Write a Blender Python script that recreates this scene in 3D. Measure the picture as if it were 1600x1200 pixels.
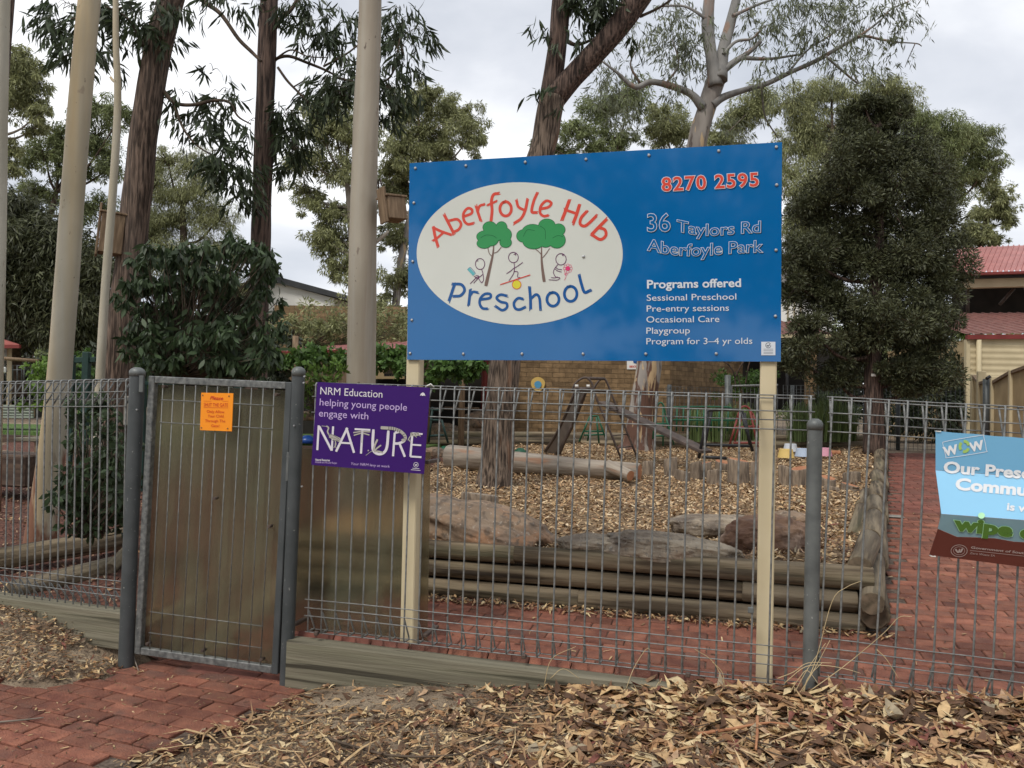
import bpy, math, random
import numpy as np
from mathutils import Vector, Matrix, noise
random.seed(7); rng = np.random.default_rng(7)
for o in list(bpy.data.objects): bpy.data.objects.remove(o)
scene = bpy.context.scene
C = scene.collection
rad = math.radians
# ------------------------------------------------------------------ camera
FPX = 1290.0; PITCH = rad(1.25); ROLL = rad(1.17); CAM = Vector((0, 0, 1.5))
_fw = Vector((0, math.cos(PITCH), math.sin(PITCH))); _u0 = Vector((0, -math.sin(PITCH), math.cos(PITCH))); _r0 = Vector((1, 0, 0))
RT = _r0 * math.cos(ROLL) + _u0 * math.sin(ROLL); UP = _u0 * math.cos(ROLL) - _r0 * math.sin(ROLL)
cd = bpy.data.cameras.new('camera'); cam = bpy.data.objects.new('camera', cd); C.objects.link(cam)
cam.matrix_world = Matrix(((RT.x, UP.x, -_fw.x, CAM.x), (RT.y, UP.y, -_fw.y, CAM.y), (RT.z, UP.z, -_fw.z, CAM.z), (0, 0, 0, 1)))
cd.sensor_width = 36; cd.lens = 36 * FPX / 1600; cd.clip_end = 2000; cd.clip_start = 0.05
scene.camera = cam
# ------------------------------------------------------------------ sky, sun, exposure
world = bpy.data.worlds.new('World'); scene.world = world; world.use_nodes = True
wn, wl = world.node_tree.nodes, world.node_tree.links
for n in list(wn): wn.remove(n)
SUN_EL, SUN_AZ = rad(52), rad(215)      # azimuth clockwise from +Y: behind the camera, a little to the left
sky = wn.new('ShaderNodeTexSky'); sky.sky_type = 'NISHITA'; sky.sun_disc = False; sky.sun_elevation = SUN_EL; sky.sun_rotation = SUN_AZ
tc = wn.new('ShaderNodeTexCoord'); mp = wn.new('ShaderNodeMapping'); mp.inputs['Scale'].default_value = (1.0, 1.0, 2.6); mp.inputs['Location'].default_value = (3.1, 0.4, 1.9)
nz = wn.new('ShaderNodeTexNoise'); nz.inputs['Scale'].default_value = 1.7; nz.inputs['Detail'].default_value = 7; nz.inputs['Roughness'].default_value = .5; nz.inputs['Distortion'].default_value = .25
cr = wn.new('ShaderNodeValToRGB'); e = cr.color_ramp.elements
e[0].position = .36; e[0].color = (4.4, 4.7, 5.25, 1); e[1].position = .62; e[1].color = (9.0, 9.05, 9.15, 1)
e2 = cr.color_ramp.elements.new(.48); e2.color = (5.9, 6.1, 6.55, 1)
mx = wn.new('ShaderNodeMix'); mx.data_type = 'RGBA'; mx.inputs['Factor'].default_value = .93
bg = wn.new('ShaderNodeBackground'); bg.inputs['Strength'].default_value = .1; wo = wn.new('ShaderNodeOutputWorld')
wl.new(tc.outputs['Generated'], mp.inputs['Vector']); wl.new(mp.outputs['Vector'], nz.inputs['Vector']); wl.new(nz.outputs['Fac'], cr.inputs['Fac'])
wl.new(sky.outputs['Color'], mx.inputs[6]); wl.new(cr.outputs['Color'], mx.inputs[7]); wl.new(mx.outputs[2], bg.inputs['Color']); wl.new(bg.outputs['Background'], wo.inputs['Surface'])
sd = bpy.data.lights.new('sun', 'SUN'); sd.energy = 1.5; sd.angle = rad(14); sd.color = (1, .95, .88)
sun = bpy.data.objects.new('sun', sd); C.objects.link(sun)
sdir = Vector((math.sin(SUN_AZ) * math.cos(SUN_EL), math.cos(SUN_AZ) * math.cos(SUN_EL), math.sin(SUN_EL)))
sun.rotation_euler = sdir.to_track_quat('Z', 'Y').to_euler()
scene.view_settings.view_transform = 'Standard'; scene.view_settings.look = 'None'; scene.view_settings.exposure = 0.5; scene.view_settings.gamma = 1.0
scene.view_settings.use_curve_mapping = False
scene.render.engine = 'CYCLES'
# ------------------------------------------------------------------ geometry helpers
def ray(u, v):
    return (_fw + RT * ((u - 800) / FPX) - UP * ((v - 600) / FPX))
def at(u, v, d):                       # point seen at photo pixel u,v at distance d in front of the camera
    return CAM + ray(u, v) * d
class Plane:                           # vertical plane; t runs along it, n is its normal away from the camera
    def __init__(s, p0, psi):
        s.p0 = Vector(p0); s.psi = psi
        s.t = Vector((math.cos(psi), -math.sin(psi), 0)); s.n = Vector((math.sin(psi), math.cos(psi), 0))
    def hit(s, u, v, n=0.0):
        r = ray(u, v); k = ((s.p0 + s.n * n) - CAM).dot(s.n) / r.dot(s.n)
        return CAM + r * k
    def tz(s, u, v, n=0.0):
        p = s.hit(u, v, n); return (p - s.p0).dot(s.t), p.z
    def w(s, t, n, z): 
        p = s.p0 + s.t * t + s.n * n; return Vector((p.x, p.y, z))
PSI = rad(14.63)
_p = at(825, 700, 4.4); FEN = Plane((_p.x, _p.y, 0), PSI)
_p = at(636, 562, 4.7); SGN = Plane((_p.x, _p.y, 0), PSI)
def tn(x, y):
    q = Vector((x, y, 0)) - FEN.p0; return q.dot(FEN.t), q.dot(FEN.n)
OUT_T = [-9, -4.2, -3.3, -2.75, -2.45, -1.3, -1.0, -.45, .2, 1.2, 2.4, 4, 9]
OUT_Z = [.1, .1, .06, -.02, -.145, -.15, -.09, -.035, .01, .09, .17, .22, .25]
IN_N = [0, 1.1, 2, 4, 6, 8, 10.5, 13, 20, 400]
IN_Z = [.09, .16, .23, .37, .5, .64, .8, .84, .86, .9]
def ground_z(t, n):
    zo = np.interp(t, OUT_T, OUT_Z); nl_ = n - np.clip(-2.45 - t, 0, 9) * .17      # the left fence runs back at a sharper angle
    zo = np.where(t < -2.4, -.145 + (zo + .145) * np.clip((nl_ + .62) / .4, 0, 1), zo) + .03 * np.minimum(n, 0)
    zi = np.interp(n, IN_N, IN_Z)
    g = np.clip((t + 2.5) / .1, 0, 1) * np.clip((-1.25 - t) / .1, 0, 1)      # gateway: no step, a gentle ramp
    k = np.where(g > .5, np.clip(n / 1.5, 0, 1), np.clip((n + .02) / .08, 0, 1))
    return zo * (1 - k) + zi * k
def bed_z(n): return .515 + .04 * (n - 1.2)
def tR(n): return 1.83 + .175 * (n - 1.1)
def gpt(u, v, f=None):                 # where the ray meets the ground (f(t,n) gives the height)
    f = f or ground_z; r = ray(u, v); lo, prev = None, 2.0
    k = 2.0
    while k < 60:
        p = CAM + r * k; t, n = tn(p.x, p.y)
        if p.z <= f(t, n): break
        prev = k; k += .05
    a, b = prev, k
    for _ in range(20):
        m = (a + b) / 2; p = CAM + r * m; t, n = tn(p.x, p.y)
        if p.z <= f(t, n): b = m
        else: a = m
    return CAM + r * b
def gbed(u, v): return gpt(u, v, lambda t, n: bed_z(n))
W = {}
def wm(o): return W.get(o.name, Matrix.Identity(4))
def put(o, parent=None, M=None):
    M = M or Matrix.Identity(4); C.objects.link(o); W[o.name] = M
    if parent is not None: o.parent = parent; o.matrix_basis = wm(parent).inverted() @ M
    else: o.matrix_basis = M
    return o
def tag(o, label=None, cat=None, group=None, kind=None):
    if label: o['label'] = label
    if cat: o['category'] = cat
    if group: o['group'] = group
    if kind: o['kind'] = kind
    return o
def thing(name, label, cat, loc=(0, 0, 0), rotz=0.0, group=None):
    o = bpy.data.objects.new(name, None); o.empty_display_size = .1
    put(o, None, Matrix.Translation(Vector(loc)) @ Matrix.Rotation(rotz, 4, 'Z')); return tag(o, label, cat, group)
def mesh_np(name, V, F, mat, smooth=False):
    me = bpy.data.meshes.new(name); V = np.asarray(V, np.float32); F = np.asarray(F, np.int32); k = F.shape[1]
    me.vertices.add(len(V)); me.vertices.foreach_set('co', V.ravel()); me.loops.add(F.size); me.loops.foreach_set('vertex_index', F.ravel())
    me.polygons.add(len(F)); me.polygons.foreach_set('loop_start', np.arange(0, F.size, k, dtype=np.int32))
    me.polygons.foreach_set('loop_total', np.full(len(F), k, np.int32))
    if smooth: me.polygons.foreach_set('use_smooth', np.ones(len(F), bool))
    me.update(calc_edges=True); me.materials.append(mat); return me
def objm(name, me, parent=None, M=None): return put(bpy.data.objects.new(name, me), parent, M)
class MB:
    def __init__(s): s.v = []; s.f = []; s.m = []; s.sm = []
    def add(s, vs, fs, mi=0, sm=False):
        b = len(s.v); s.v += [tuple(x) for x in vs]; s.f += [tuple(i + b for i in f) for f in fs]; s.m += [mi] * len(fs); s.sm += [sm] * len(fs); return s
    def box(s, x0, x1, y0, y1, z0, z1, M=None, mi=0):
        vs = [Vector((x, y, z)) for z in (z0, z1) for y in (y0, y1) for x in (x0, x1)]
        if M: vs = [M @ v for v in vs]
        return s.add(vs, [(0, 2, 3, 1), (4, 5, 7, 6), (0, 1, 5, 4), (2, 6, 7, 3), (0, 4, 6, 2), (1, 3, 7, 5)], mi)
    def bbox(s, x0, x1, y0, y1, z0, z1, b=.004, M=None, mi=0):   # bevelled box
        X = (x0, x1); Y = (y0, y1); Z = (z0, z1); vs = []; idx = {}
        for i in (0, 1):
            for j in (0, 1):
                for k in (0, 1):
                    sx, sy, sz = (1 - 2 * i) * b, (1 - 2 * j) * b, (1 - 2 * k) * b
                    for a, d in enumerate(((0, sy, sz), (sx, 0, sz), (sx, sy, 0))):
                        idx[i, j, k, a] = len(vs); vs.append(Vector((X[i] + d[0], Y[j] + d[1], Z[k] + d[2])))
        g = lambda i, j, k, a: idx[i, j, k, a]; fs = []
        for i in (0, 1): fs.append([g(i, 0, 0, 0), g(i, 1, 0, 0), g(i, 1, 1, 0), g(i, 0, 1, 0)][::1 if i else -1])
        for j in (0, 1): fs.append([g(0, j, 0, 1), g(1, j, 0, 1), g(1, j, 1, 1), g(0, j, 1, 1)][::-1 if j else 1])
        for k in (0, 1): fs.append([g(0, 0, k, 2), g(1, 0, k, 2), g(1, 1, k, 2), g(0, 1, k, 2)][::1 if k else -1])
        for j in (0, 1):
            for k in (0, 1): fs.append([g(0, j, k, 1), g(1, j, k, 1), g(1, j, k, 2), g(0, j, k, 2)])
        for i in (0, 1):
            for k in (0, 1): fs.append([g(i, 0, k, 0), g(i, 1, k, 0), g(i, 1, k, 2), g(i, 0, k, 2)])
        for i in (0, 1):
            for j in (0, 1): fs.append([g(i, j, 0, 0), g(i, j, 1, 0), g(i, j, 1, 1), g(i, j, 0, 1)])
        for i in (0, 1):
            for j in (0, 1):
                for k in (0, 1): fs.append([g(i, j, k, 0), g(i, j, k, 1), g(i, j, k, 2)])
        if M: vs = [M @ v for v in vs]
        return s.add(vs, fs, mi)
    def tube(s, pts, r, sides=8, mi=0, cap=True, jit=0.0, capmi=None, sm=True):
        pts = [Vector(p) for p in pts]; n = len(pts)
        rs = list(r) if hasattr(r, '__len__') else [r] * n
        d = [(pts[min(i + 1, n - 1)] - pts[max(i - 1, 0)]).normalized() for i in range(n)]
        a = d[0].orthogonal().normalized(); vs = []
        for i in range(n):
            a = (a - d[i] * a.dot(d[i])); a = a.normalized() if a.length > 1e-6 else d[i].orthogonal().normalized(); b = d[i].cross(a)
            for k in range(sides):
                th = 2 * math.pi * k / sides; q = rs[i]
                if jit: q *= 1 + jit * noise.noise(Vector((math.cos(th) * 1.3 + pts[0].x * 3.1, math.sin(th) * 1.3, (pts[i] - pts[0]).length * 2.2)))
                vs.append(pts[i] + (a * math.cos(th) + b * math.sin(th)) * q)
        fs = [(i * sides + k, i * sides + (k + 1) % sides, (i + 1) * sides + (k + 1) % sides, (i + 1) * sides + k) for i in range(n - 1) for k in range(sides)]
        s.add(vs, fs, mi, sm)
        if cap:
            cm = mi if capmi is None else capmi
            b0 = len(s.v) - len(vs)
            s.f += [tuple(b0 + k for k in range(sides))[::-1], tuple(b0 + (n - 1) * sides + k for k in range(sides))]; s.m += [cm, cm]; s.sm += [False, False]
        return s
    def mesh(s, name, mats):
        me = bpy.data.meshes.new(name); me.from_pydata([tuple(v) for v in s.v], [], s.f)
        for m in (mats if isinstance(mats, (list, tuple)) else [mats]): me.materials.append(m)
        me.polygons.foreach_set('material_index', s.m); me.polygons.foreach_set('use_smooth', s.sm); me.update(); return me
    def build(s, name, mats, parent=None, M=None): return objm(name, s.mesh(name, mats), parent, M)
def smooth_path(P, k=4):
    P = [np.array(p, float) for p in P]
    if len(P) < 3: return P
    Q = [2 * P[0] - P[1]] + P + [2 * P[-1] - P[-2]]; out = []
    for i in range(1, len(Q) - 2):
        for j in range(k):
            t = j / k; a, b, c, d = Q[i - 1], Q[i], Q[i + 1], Q[i + 2]
            out.append(.5 * (2 * b + (c - a) * t + (2 * a - 5 * b + 4 * c - d) * t * t + (3 * b - a - 3 * c + d) * t ** 3))
    out.append(P[-1]); return out
# ------------------------------------------------------------------ materials
def mat(name, c1, c2=None, scale=8, rough=.75, metal=0.0, bump=0.0, bscale=None, stretch=(1, 1, 1), rnd=None, rv=.35, pal=None, spec=.4, detail=5, lo=.35, hi=.65, trans=0, layers=(), coord='Object'):
    m = bpy.data.materials.new(name); m.use_nodes = True; N, L = m.node_tree.nodes, m.node_tree.links
    B = N['Principled BSDF']; B.inputs['Roughness'].default_value = rough; B.inputs['Metallic'].default_value = metal
    B.inputs['Specular IOR Level'].default_value = spec
    t = N.new('ShaderNodeTexCoord'); mpn = N.new('ShaderNodeMapping'); mpn.inputs['Scale'].default_value = stretch; L.new(t.outputs[coord], mpn.inputs['Vector'])
    vec = mpn.outputs['Vector']; col = None
    def nse(sc, det=5, v=None, dist=0):
        q = N.new('ShaderNodeTexNoise'); q.inputs['Scale'].default_value = sc; q.inputs['Detail'].default_value = det; q.inputs['Distortion'].default_value = dist
        L.new(v or vec, q.inputs['Vector']); return q.outputs['Fac']
    def ramp(f, stops, const=False):
        q = N.new('ShaderNodeValToRGB'); q.color_ramp.interpolation = 'CONSTANT' if const else 'LINEAR'; el = q.color_ramp.elements
        el[0].position = stops[0][0]; el[0].color = (*stops[0][1], 1); el[1].position = stops[1][0]; el[1].color = (*stops[1][1], 1)
        for p, c in stops[2:]: x = el.new(p); x.color = (*c, 1)
        L.new(f, q.inputs['Fac']); return q.outputs['Color']
    def mixc(f, a, b, mode='MIX'):
        q = N.new('ShaderNodeMix'); q.data_type = 'RGBA'; q.blend_type = mode
        for s_, k in ((f, 0), (a, 6), (b, 7)):
            if isinstance(s_, (int, float)): q.inputs[k].default_value = s_
            elif isinstance(s_, tuple): q.inputs[k].default_value = (*s_, 1)
            else: L.new(s_, q.inputs[k])
        return q.outputs[2]
    rs = None
    if rnd == 'obj':
        q = N.new('ShaderNodeObjectInfo'); rs = q.outputs['Random']; k1 = N.new('ShaderNodeMath'); k1.operation = 'MULTIPLY'; k1.inputs[1].default_value = 57.3; L.new(rs, k1.inputs[0])
        va = N.new('ShaderNodeVectorMath'); va.operation = 'ADD'; L.new(vec, va.inputs[0]); L.new(k1.outputs[0], va.inputs[1]); vec = va.outputs[0]
    if rnd == 'isl': q = N.new('ShaderNodeNewGeometry'); rs = q.outputs['Random Per Island']
    f0 = nse(scale, detail)
    if pal:
        base = ramp(rs, [(i / len(pal), c) for i, c in enumerate(pal)], True)
        col = mixc(.55, base, ramp(f0, [(lo, (.55, .55, .55)), (hi, (1.35, 1.35, 1.35))]), 'MULTIPLY')
    else:
        col = ramp(f0, [(lo, c1), (hi, c2 or c1)])
        if rs is not None:
            q = N.new('ShaderNodeMapRange'); q.inputs['To Min'].default_value = 1 - rv; q.inputs['To Max'].default_value = 1 + rv; L.new(rs, q.inputs['Value'])
            h = N.new('ShaderNodeHueSaturation'); L.new(q.outputs['Result'], h.inputs['Value']); L.new(col, h.inputs['Color']); col = h.outputs['Color']
    for ly in layers:    # (scale, lo, hi, colour, amount, stretch) or with z-range: stains, lichen, peeled bark
        sc, l0, h0, cc, am = ly[:5]; v2 = vec
        if len(ly) > 5 and ly[5]:
            m2 = N.new('ShaderNodeMapping'); m2.inputs['Scale'].default_value = ly[5]; m2.inputs['Location'].default_value = (sc, 2.1, .7); L.new(t.outputs[coord], m2.inputs['Vector']); v2 = m2.outputs['Vector']
        f = nse(sc, 6, v2, .4); q = N.new('ShaderNodeMapRange'); q.inputs['From Min'].default_value = l0; q.inputs['From Max'].default_value = h0; q.inputs['To Max'].default_value = am
        if len(ly) > 6:  # zfull, znone : more of it low down on the trunk
            zf, z0 = ly[6]; sp = N.new('ShaderNodeSeparateXYZ'); L.new(t.outputs['Object'], sp.inputs[0])
            mr = N.new('ShaderNodeMapRange'); mr.inputs['From Min'].default_value = z0; mr.inputs['From Max'].default_value = zf; mr.inputs['To Min'].default_value = -.25; mr.inputs['To Max'].default_value = .06; L.new(sp.outputs['Z'], mr.inputs['Value'])
            ad = N.new('ShaderNodeMath'); ad.operation = 'ADD'; L.new(f, ad.inputs[0]); L.new(mr.outputs[0], ad.inputs[1]); f = ad.outputs[0]
        L.new(f, q.inputs['Value']); col = mixc(q.outputs[0], col, cc)
    L.new(col, B.inputs['Base Color'])
    if bump:
        bn = N.new('ShaderNodeBump'); bn.inputs['Strength'].default_value = min(1, bump); bn.inputs['Distance'].default_value = .02 * max(1, bump)
        L.new(nse(bscale or scale, 6), bn.inputs['Height']); L.new(bn.outputs['Normal'], B.inputs['Normal'])
    if trans:
        tr = N.new('ShaderNodeBsdfTranslucent'); ms = N.new('ShaderNodeMixShader'); ms.inputs[0].default_value = trans; L.new(col, tr.inputs['Color'])
        L.new(B.outputs[0], ms.inputs[1]); L.new(tr.outputs[0], ms.inputs[2]); L.new(ms.outputs[0], N['Material Output'].inputs['Surface'])
    return m
m_soil = mat('soil', (.11, .075, .048), (.29, .225, .155), 3.5, .95, bump=.8, bscale=60, layers=((1.3, .5, .7, (.42, .34, .24), .6), (90, .55, .62, (.04, .025, .015), .7)))
m_bedsoil = mat('bark_bed', (.12, .075, .04), (.36, .25, .14), 45, .95, bump=1, bscale=60, layers=((1.2, .5, .7, (.17, .12, .08), .5),))
m_mulch = mat('red_mulch', (.05, .022, .015), (.17, .07, .045), 30, .95, bump=1, bscale=50)
m_lawn = mat('lawn', (.05, .1, .02), (.12, .2, .045), 40, .9, bump=1, bscale=90)
m_brick = mat('paver', (.15, .05, .033), (.275, .108, .066), 9, .9, bump=.7, bscale=110, rnd='obj', rv=.34, layers=((2.1, .45, .7, (.3, .13, .08), .4), (45, .6, .68, (.09, .05, .04), .4), (5, .52, .72, (.12, .075, .06), .55), (130, .66, .72, (.4, .33, .28), .5)))
m_brick_i = mat('paver_joined', (.15, .052, .038), (.235, .088, .062), 14, .9, bump=.35, bscale=120, rnd='isl', rv=.24, layers=((2, .5, .72, (.11, .07, .055), .5),))
m_sand = mat('joint_sand', (.05, .035, .028), (.16, .12, .09), 40, .95, bump=.5)
m_galv = mat('galvanised_steel', (.14, .145, .142), (.26, .265, .255), 30, .5, .3, bump=.1, bscale=200, layers=((18, .6, .7, (.16, .13, .1), .35),))
m_galv_far = mat('weathered_wire', (.06, .065, .067), (.1, .105, .105), 20, .5, .3)
m_post = mat('grey_painted_post', (.052, .06, .062), (.078, .086, .088), 6, .5, .15, bump=.05, layers=((60, .68, .72, (.45, .45, .42), .6), (3, .55, .75, (.16, .17, .17), .35, (1, 1, .3))))
m_postg = mat('galvanised_post', (.1, .108, .106), (.155, .165, .16), 9, .5, .25, layers=((50, .68, .72, (.45, .45, .42), .6),))
m_frame = mat('galvanised_gate_frame', (.09, .096, .095), (.21, .215, .205), 35, .5, .25, layers=((80, .66, .7, (.5, .5, .47), .6),))
m_black = mat('black_steel', (.012, .013, .015), (.02, .02, .022), 10, .5)
m_dkgreen = mat('dark_green_paint', (.01, .035, .028), (.014, .045, .036), 10, .5)
m_green = mat('green_paint', (.006, .07, .034), (.01, .1, .05), 10, .45)
m_redp = mat('faded_red_paint', (.18, .03, .025), (.24, .05, .04), 10, .5)
m_cream = mat('cream_paint', (.58, .49, .31), (.63, .54, .36), 4, .6, layers=((7, .62, .75, (.42, .34, .2), .35, (1, 1, .25)),))
m_sleeper = mat('weathered_sleeper', (.12, .11, .075), (.215, .195, .14), 5, .9, bump=.4, bscale=12, stretch=(.16, 3, 3.6), detail=9, layers=((11, .57, .61, (.035, .03, .02), .85, (.05, 1, 2.2)), (2.2, .5, .7, (.16, .165, .1), .5), (6, .6, .72, (.36, .31, .24), .5)))
m_log = mat('grey_treated_pine_log', (.06, .043, .026), (.23, .18, .115), 5, .9, bump=1, bscale=9, stretch=(.22, 3, 3), detail=10, lo=.4, hi=.62, rnd='obj', rv=.18, layers=((17, .56, .63, (.03, .022, .015), .8, (.05, 1, 1)), (2.5, .5, .7, (.12, .115, .06), .45), (1.4, .5, .65, (.24, .2, .14), .5)))
m_endgrain = mat('end_grain', (.09, .07, .045), (.2, .15, .1), 20, .9, bump=.4)
m_redend = mat('fresh_cut_end', (.3, .12, .06), (.42, .2, .1), 8, .85, bump=.3, bscale=30)
m_oldlog = mat('silvered_gum_log', (.22, .18, .14), (.37, .32, .26), 4, .85, bump=.6, bscale=10, stretch=(.4, 3, 3), layers=((3, .6, .68, (.3, .14, .07), .7), (9, .6, .7, (.13, .1, .075), .6, (.3, 2, 2))))
m_stump = mat('stump_bark', (.13, .1, .075), (.32, .25, .18), 9, .9, bump=1, bscale=18, stretch=(4, 4, .6), rnd='obj', rv=.2)
m_rock = mat('sandstone', (.16, .115, .08), (.34, .235, .15), 3.0, .9, bump=1, bscale=14, detail=10, layers=((2.2, .5, .62, (.29, .14, .07), .6), (5, .5, .6, (.17, .14, .11), .6), (14, .53, .62, (.09, .07, .055), .7), (40, .62, .68, (.5, .45, .38), .35)))
m_rockg = mat('grey_stone', (.13, .1, .075), (.4, .33, .24), 4.5, .9, bump=1.6, bscale=14, detail=10, layers=((1.8, .55, .65, (.25, .16, .1), .5), (20, .55, .65, (.09, .08, .07), .6), (40, .62, .68, (.5, .45, .38), .35)))
m_rockr = mat('red_stone', (.11, .055, .035), (.26, .16, .1), 3.5, .9, bump=1, bscale=12, detail=10, layers=((2.5, .55, .62, (.34, .25, .19), .7), (14, .5, .62, (.09, .055, .045), .6)))
m_pale = mat('smooth_pale_bark', (.36, .335, .26), (.5, .47, .385), 2.2, .7, bump=.25, bscale=9, stretch=(1, 1, .5), layers=((1.6, .48, .66, (.44, .3, .12), .6, (1.6, 1.6, .15)), (3, .55, .72, (.25, .24, .2), .5, (2, 2, .12)), (30, .7, .73, (.08, .06, .045), .7), (9, .66, .7, (.2, .15, .11), .5, (1, 1, .4)), (2.6, .5, .56, (.19, .08, .045), .95, (1.4, 1.4, .45), (.3, 2.3))))
m_pinky = mat('smooth_fawn_bark', (.27, .235, .18), (.41, .365, .29), 1.8, .7, bump=.3, bscale=8, stretch=(1, 1, .4), layers=((2.4, .5, .7, (.22, .17, .12), .5, (2, 2, .15)), (26, .7, .73, (.08, .05, .035), .8, (1, 1, .5)), (14, .665, .7, (.12, .08, .06), .6, (1, 1, .25)), (3.2, .63, .66, (.24, .1, .05), .9, (1.6, 1.6, .5), (.4, 2.8)), (5, .5, .7, (.38, .37, .33), .4, (3, 3, .1))))
m_brownbark = mat('furrowed_brown_bark', (.038, .025, .018), (.2, .14, .105), 15, .95, bump=1.8, bscale=15, stretch=(3.4, 3.4, .3), lo=.4, hi=.62, detail=10, layers=((1.1, .5, .7, (.16, .13, .11), .4),))
m_redbark = mat('red_brown_bark', (.03, .02, .016), (.15, .1, .078), 15, .95, bump=1.8, bscale=15, stretch=(3.4, 3.4, .28), lo=.4, hi=.62, detail=10)
m_greybark = mat('fibrous_grey_bark', (.042, .03, .022), (.215, .16, .12), 17, .95, bump=1.8, bscale=17, stretch=(3.6, 3.6, .3), lo=.4, hi=.6, detail=9, layers=((3, .6, .66, (.26, .13, .07), .4, (2, 2, .4)),))
m_peel = mat('peeling_gum_bark', (.19, .165, .145), (.32, .29, .255), 3, .85, bump=.6, bscale=10, stretch=(1.5, 1.5, .4), layers=((3.4, .43, .5, (.1, .045, .028), .95, (2.6, 2.6, .6), (1.0, 5.0)), (5, .58, .62, (.5, .36, .2), .8, (2.4, 2.4, .4)), (7, .6, .66, (.05, .03, .022), .7, (3, 3, .3))))
m_greygum = mat('grey_gum_bark', (.14, .133, .125), (.27, .26, .24), 3, .8, bump=.5, bscale=9, stretch=(1.5, 1.5, .4), layers=((2.6, .55, .6, (.26, .15, .1), .7, (1.4, 1.4, .3)), (6, .6, .66, (.1, .085, .07), .6)))
m_twig = mat('twig', (.05, .035, .025), (.11, .08, .055), 12, .9, bump=.4)
m_twiggrey = mat('pale_twig', (.16, .14, .11), (.26, .22, .18), 8, .9)
def leafm(name, c, rv=.5, tr=.25, rough=.5): return mat(name, c, tuple(x * 1.35 for x in c), 2.2, rough, rnd='isl', rv=rv, trans=tr, spec=.35)
m_lnear = leafm('dark_gum_leaf', (.04, .056, .026))
m_lbroad = leafm('broad_dark_leaf', (.038, .06, .026))
m_lolive = leafm('olive_gum_leaf', (.225, .235, .11), tr=.3)
m_lgrey = leafm('grey_green_gum_leaf', (.12, .135, .08), tr=.3)
m_lmid = leafm('mid_green_leaf', (.155, .18, .075), tr=.3)
m_ldark = leafm('dark_needle_leaf', (.062, .068, .032), tr=.12)
m_lblack = leafm('deep_green_leaf', (.032, .042, .022), tr=.12)
m_lvine = leafm('vine_leaf', (.07, .13, .03), tr=.3)
m_lbright = leafm('fresh_green_leaf', (.12, .2, .04), tr=.35)
m_strap = leafm('strap_leaf', (.12, .17, .06), tr=.25)
m_dry = mat('dry_straw', (.42, .32, .17), (.6, .48, .28), 6, .8)
LP = [(.52, .34, .17), (.66, .5, .27), (.2, .1, .045), (.56, .39, .2), (.09, .05, .028), (.38, .21, .1), (.7, .55, .32), (.26, .15, .08), (.48, .29, .15), (.33, .27, .18), (.6, .41, .21), (.15, .08, .045), (.2, .07, .05), (.5, .33, .2), (.62, .47, .25), (.42, .25, .12), (.3, .17, .085), (.1, .055, .03), (.17, .09, .05), (.12, .07, .04), (.2, .1, .05)]
m_litter = mat('dead_leaf', (0, 0, 0), None, 30, .7, rnd='isl', pal=LP, trans=.12, bump=.2, bscale=60)
m_debris = mat('leaf_debris', (0, 0, 0), None, 30, .85, rnd='isl', pal=[(.24, .15, .075), (.42, .29, .15), (.08, .045, .025), (.58, .43, .24), (.14, .075, .04), (.3, .19, .1), (.055, .033, .02), (.36, .23, .12)])
m_chips = mat('wood_chip', (0, 0, 0), None, 30, .85, rnd='isl', pal=[(.46, .31, .16), (.58, .43, .25), (.36, .22, .11), (.2, .115, .058), (.5, .35, .2), (.66, .52, .34), (.4, .25, .13), (.27, .16, .085), (.12, .07, .04), (.47, .33, .19)])
m_mchips = mat('mulch_flake', (0, 0, 0), None, 30, .9, rnd='isl', pal=[(.1, .045, .03), (.2, .085, .055), (.05, .025, .018), (.28, .17, .1), (.14, .06, .04), (.07, .035, .025), (.4, .28, .18)])
m_wallbrick = mat('tan_brick', (.155, .1, .05), (.25, .165, .085), 9, .9, bump=.3, bscale=50, rnd='isl', rv=.3)  # tan brick and its mortar darkened, eave shade is in the colour
m_mortar = mat('mortar', (.09, .062, .035), (.14, .098, .058), 20, .95)
m_white = mat('white_wall', (.78, .77, .72), (.84, .83, .78), 2, .6)
m_darkroof = mat('dark_roof', (.03, .032, .035), (.045, .047, .05), 5, .6)
m_redroof = mat('red_metal_roof', (.33, .1, .085), (.42, .14, .12), 2.5, .45, .1)
m_redtrim = mat('dark_red_trim', (.16, .022, .018), (.2, .03, .026), 4, .5)
m_brownroof = mat('weathered_red_roof', (.13, .05, .04), (.2, .085, .068), 7, .6, layers=((18, .6, .68, (.26, .18, .14), .5),))
m_glassdk = mat('dark_window', (.012, .014, .016), (.02, .022, .024), 3, .15)
m_dark = mat('dark_interior', (.014, .012, .01), (.025, .021, .017), 3, .9)  # near-black: shade under verandah and shelter roofs is put into the colour
m_creamw = mat('cream_sheeting', (.5, .42, .26), (.58, .49, .31), 3, .6)
m_yell = mat('ochre_concrete_panel', (.34, .25, .13), (.44, .33, .18), 3, .8, bump=.2)
m_timber = mat('brown_box_timber', (.13, .085, .05), (.24, .165, .1), 10, .8, bump=.4, stretch=(4, 4, .5))
m_darktimber = mat('dark_stained_timber', (.045, .028, .02), (.1, .065, .045), 8, .9, bump=.4, stretch=(.3, 3, 3))
m_conc = mat('concrete', (.2, .19, .165), (.3, .28, .25), 6, .9)
m_steel = mat('bolt_steel', (.35, .36, .37), (.5, .5, .5), 40, .35, .8)
m_rust = mat('brown_steel', (.055, .04, .034), (.1, .07, .055), 12, .6)
m_rubber = mat('slide_steel', (.12, .1, .085), (.19, .155, .13), 5, .5, .2)
def flat(name, c, rough=.4, **k): return mat(name, c, tuple(x * 1.05 for x in c), 3, rough, **k)
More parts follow.
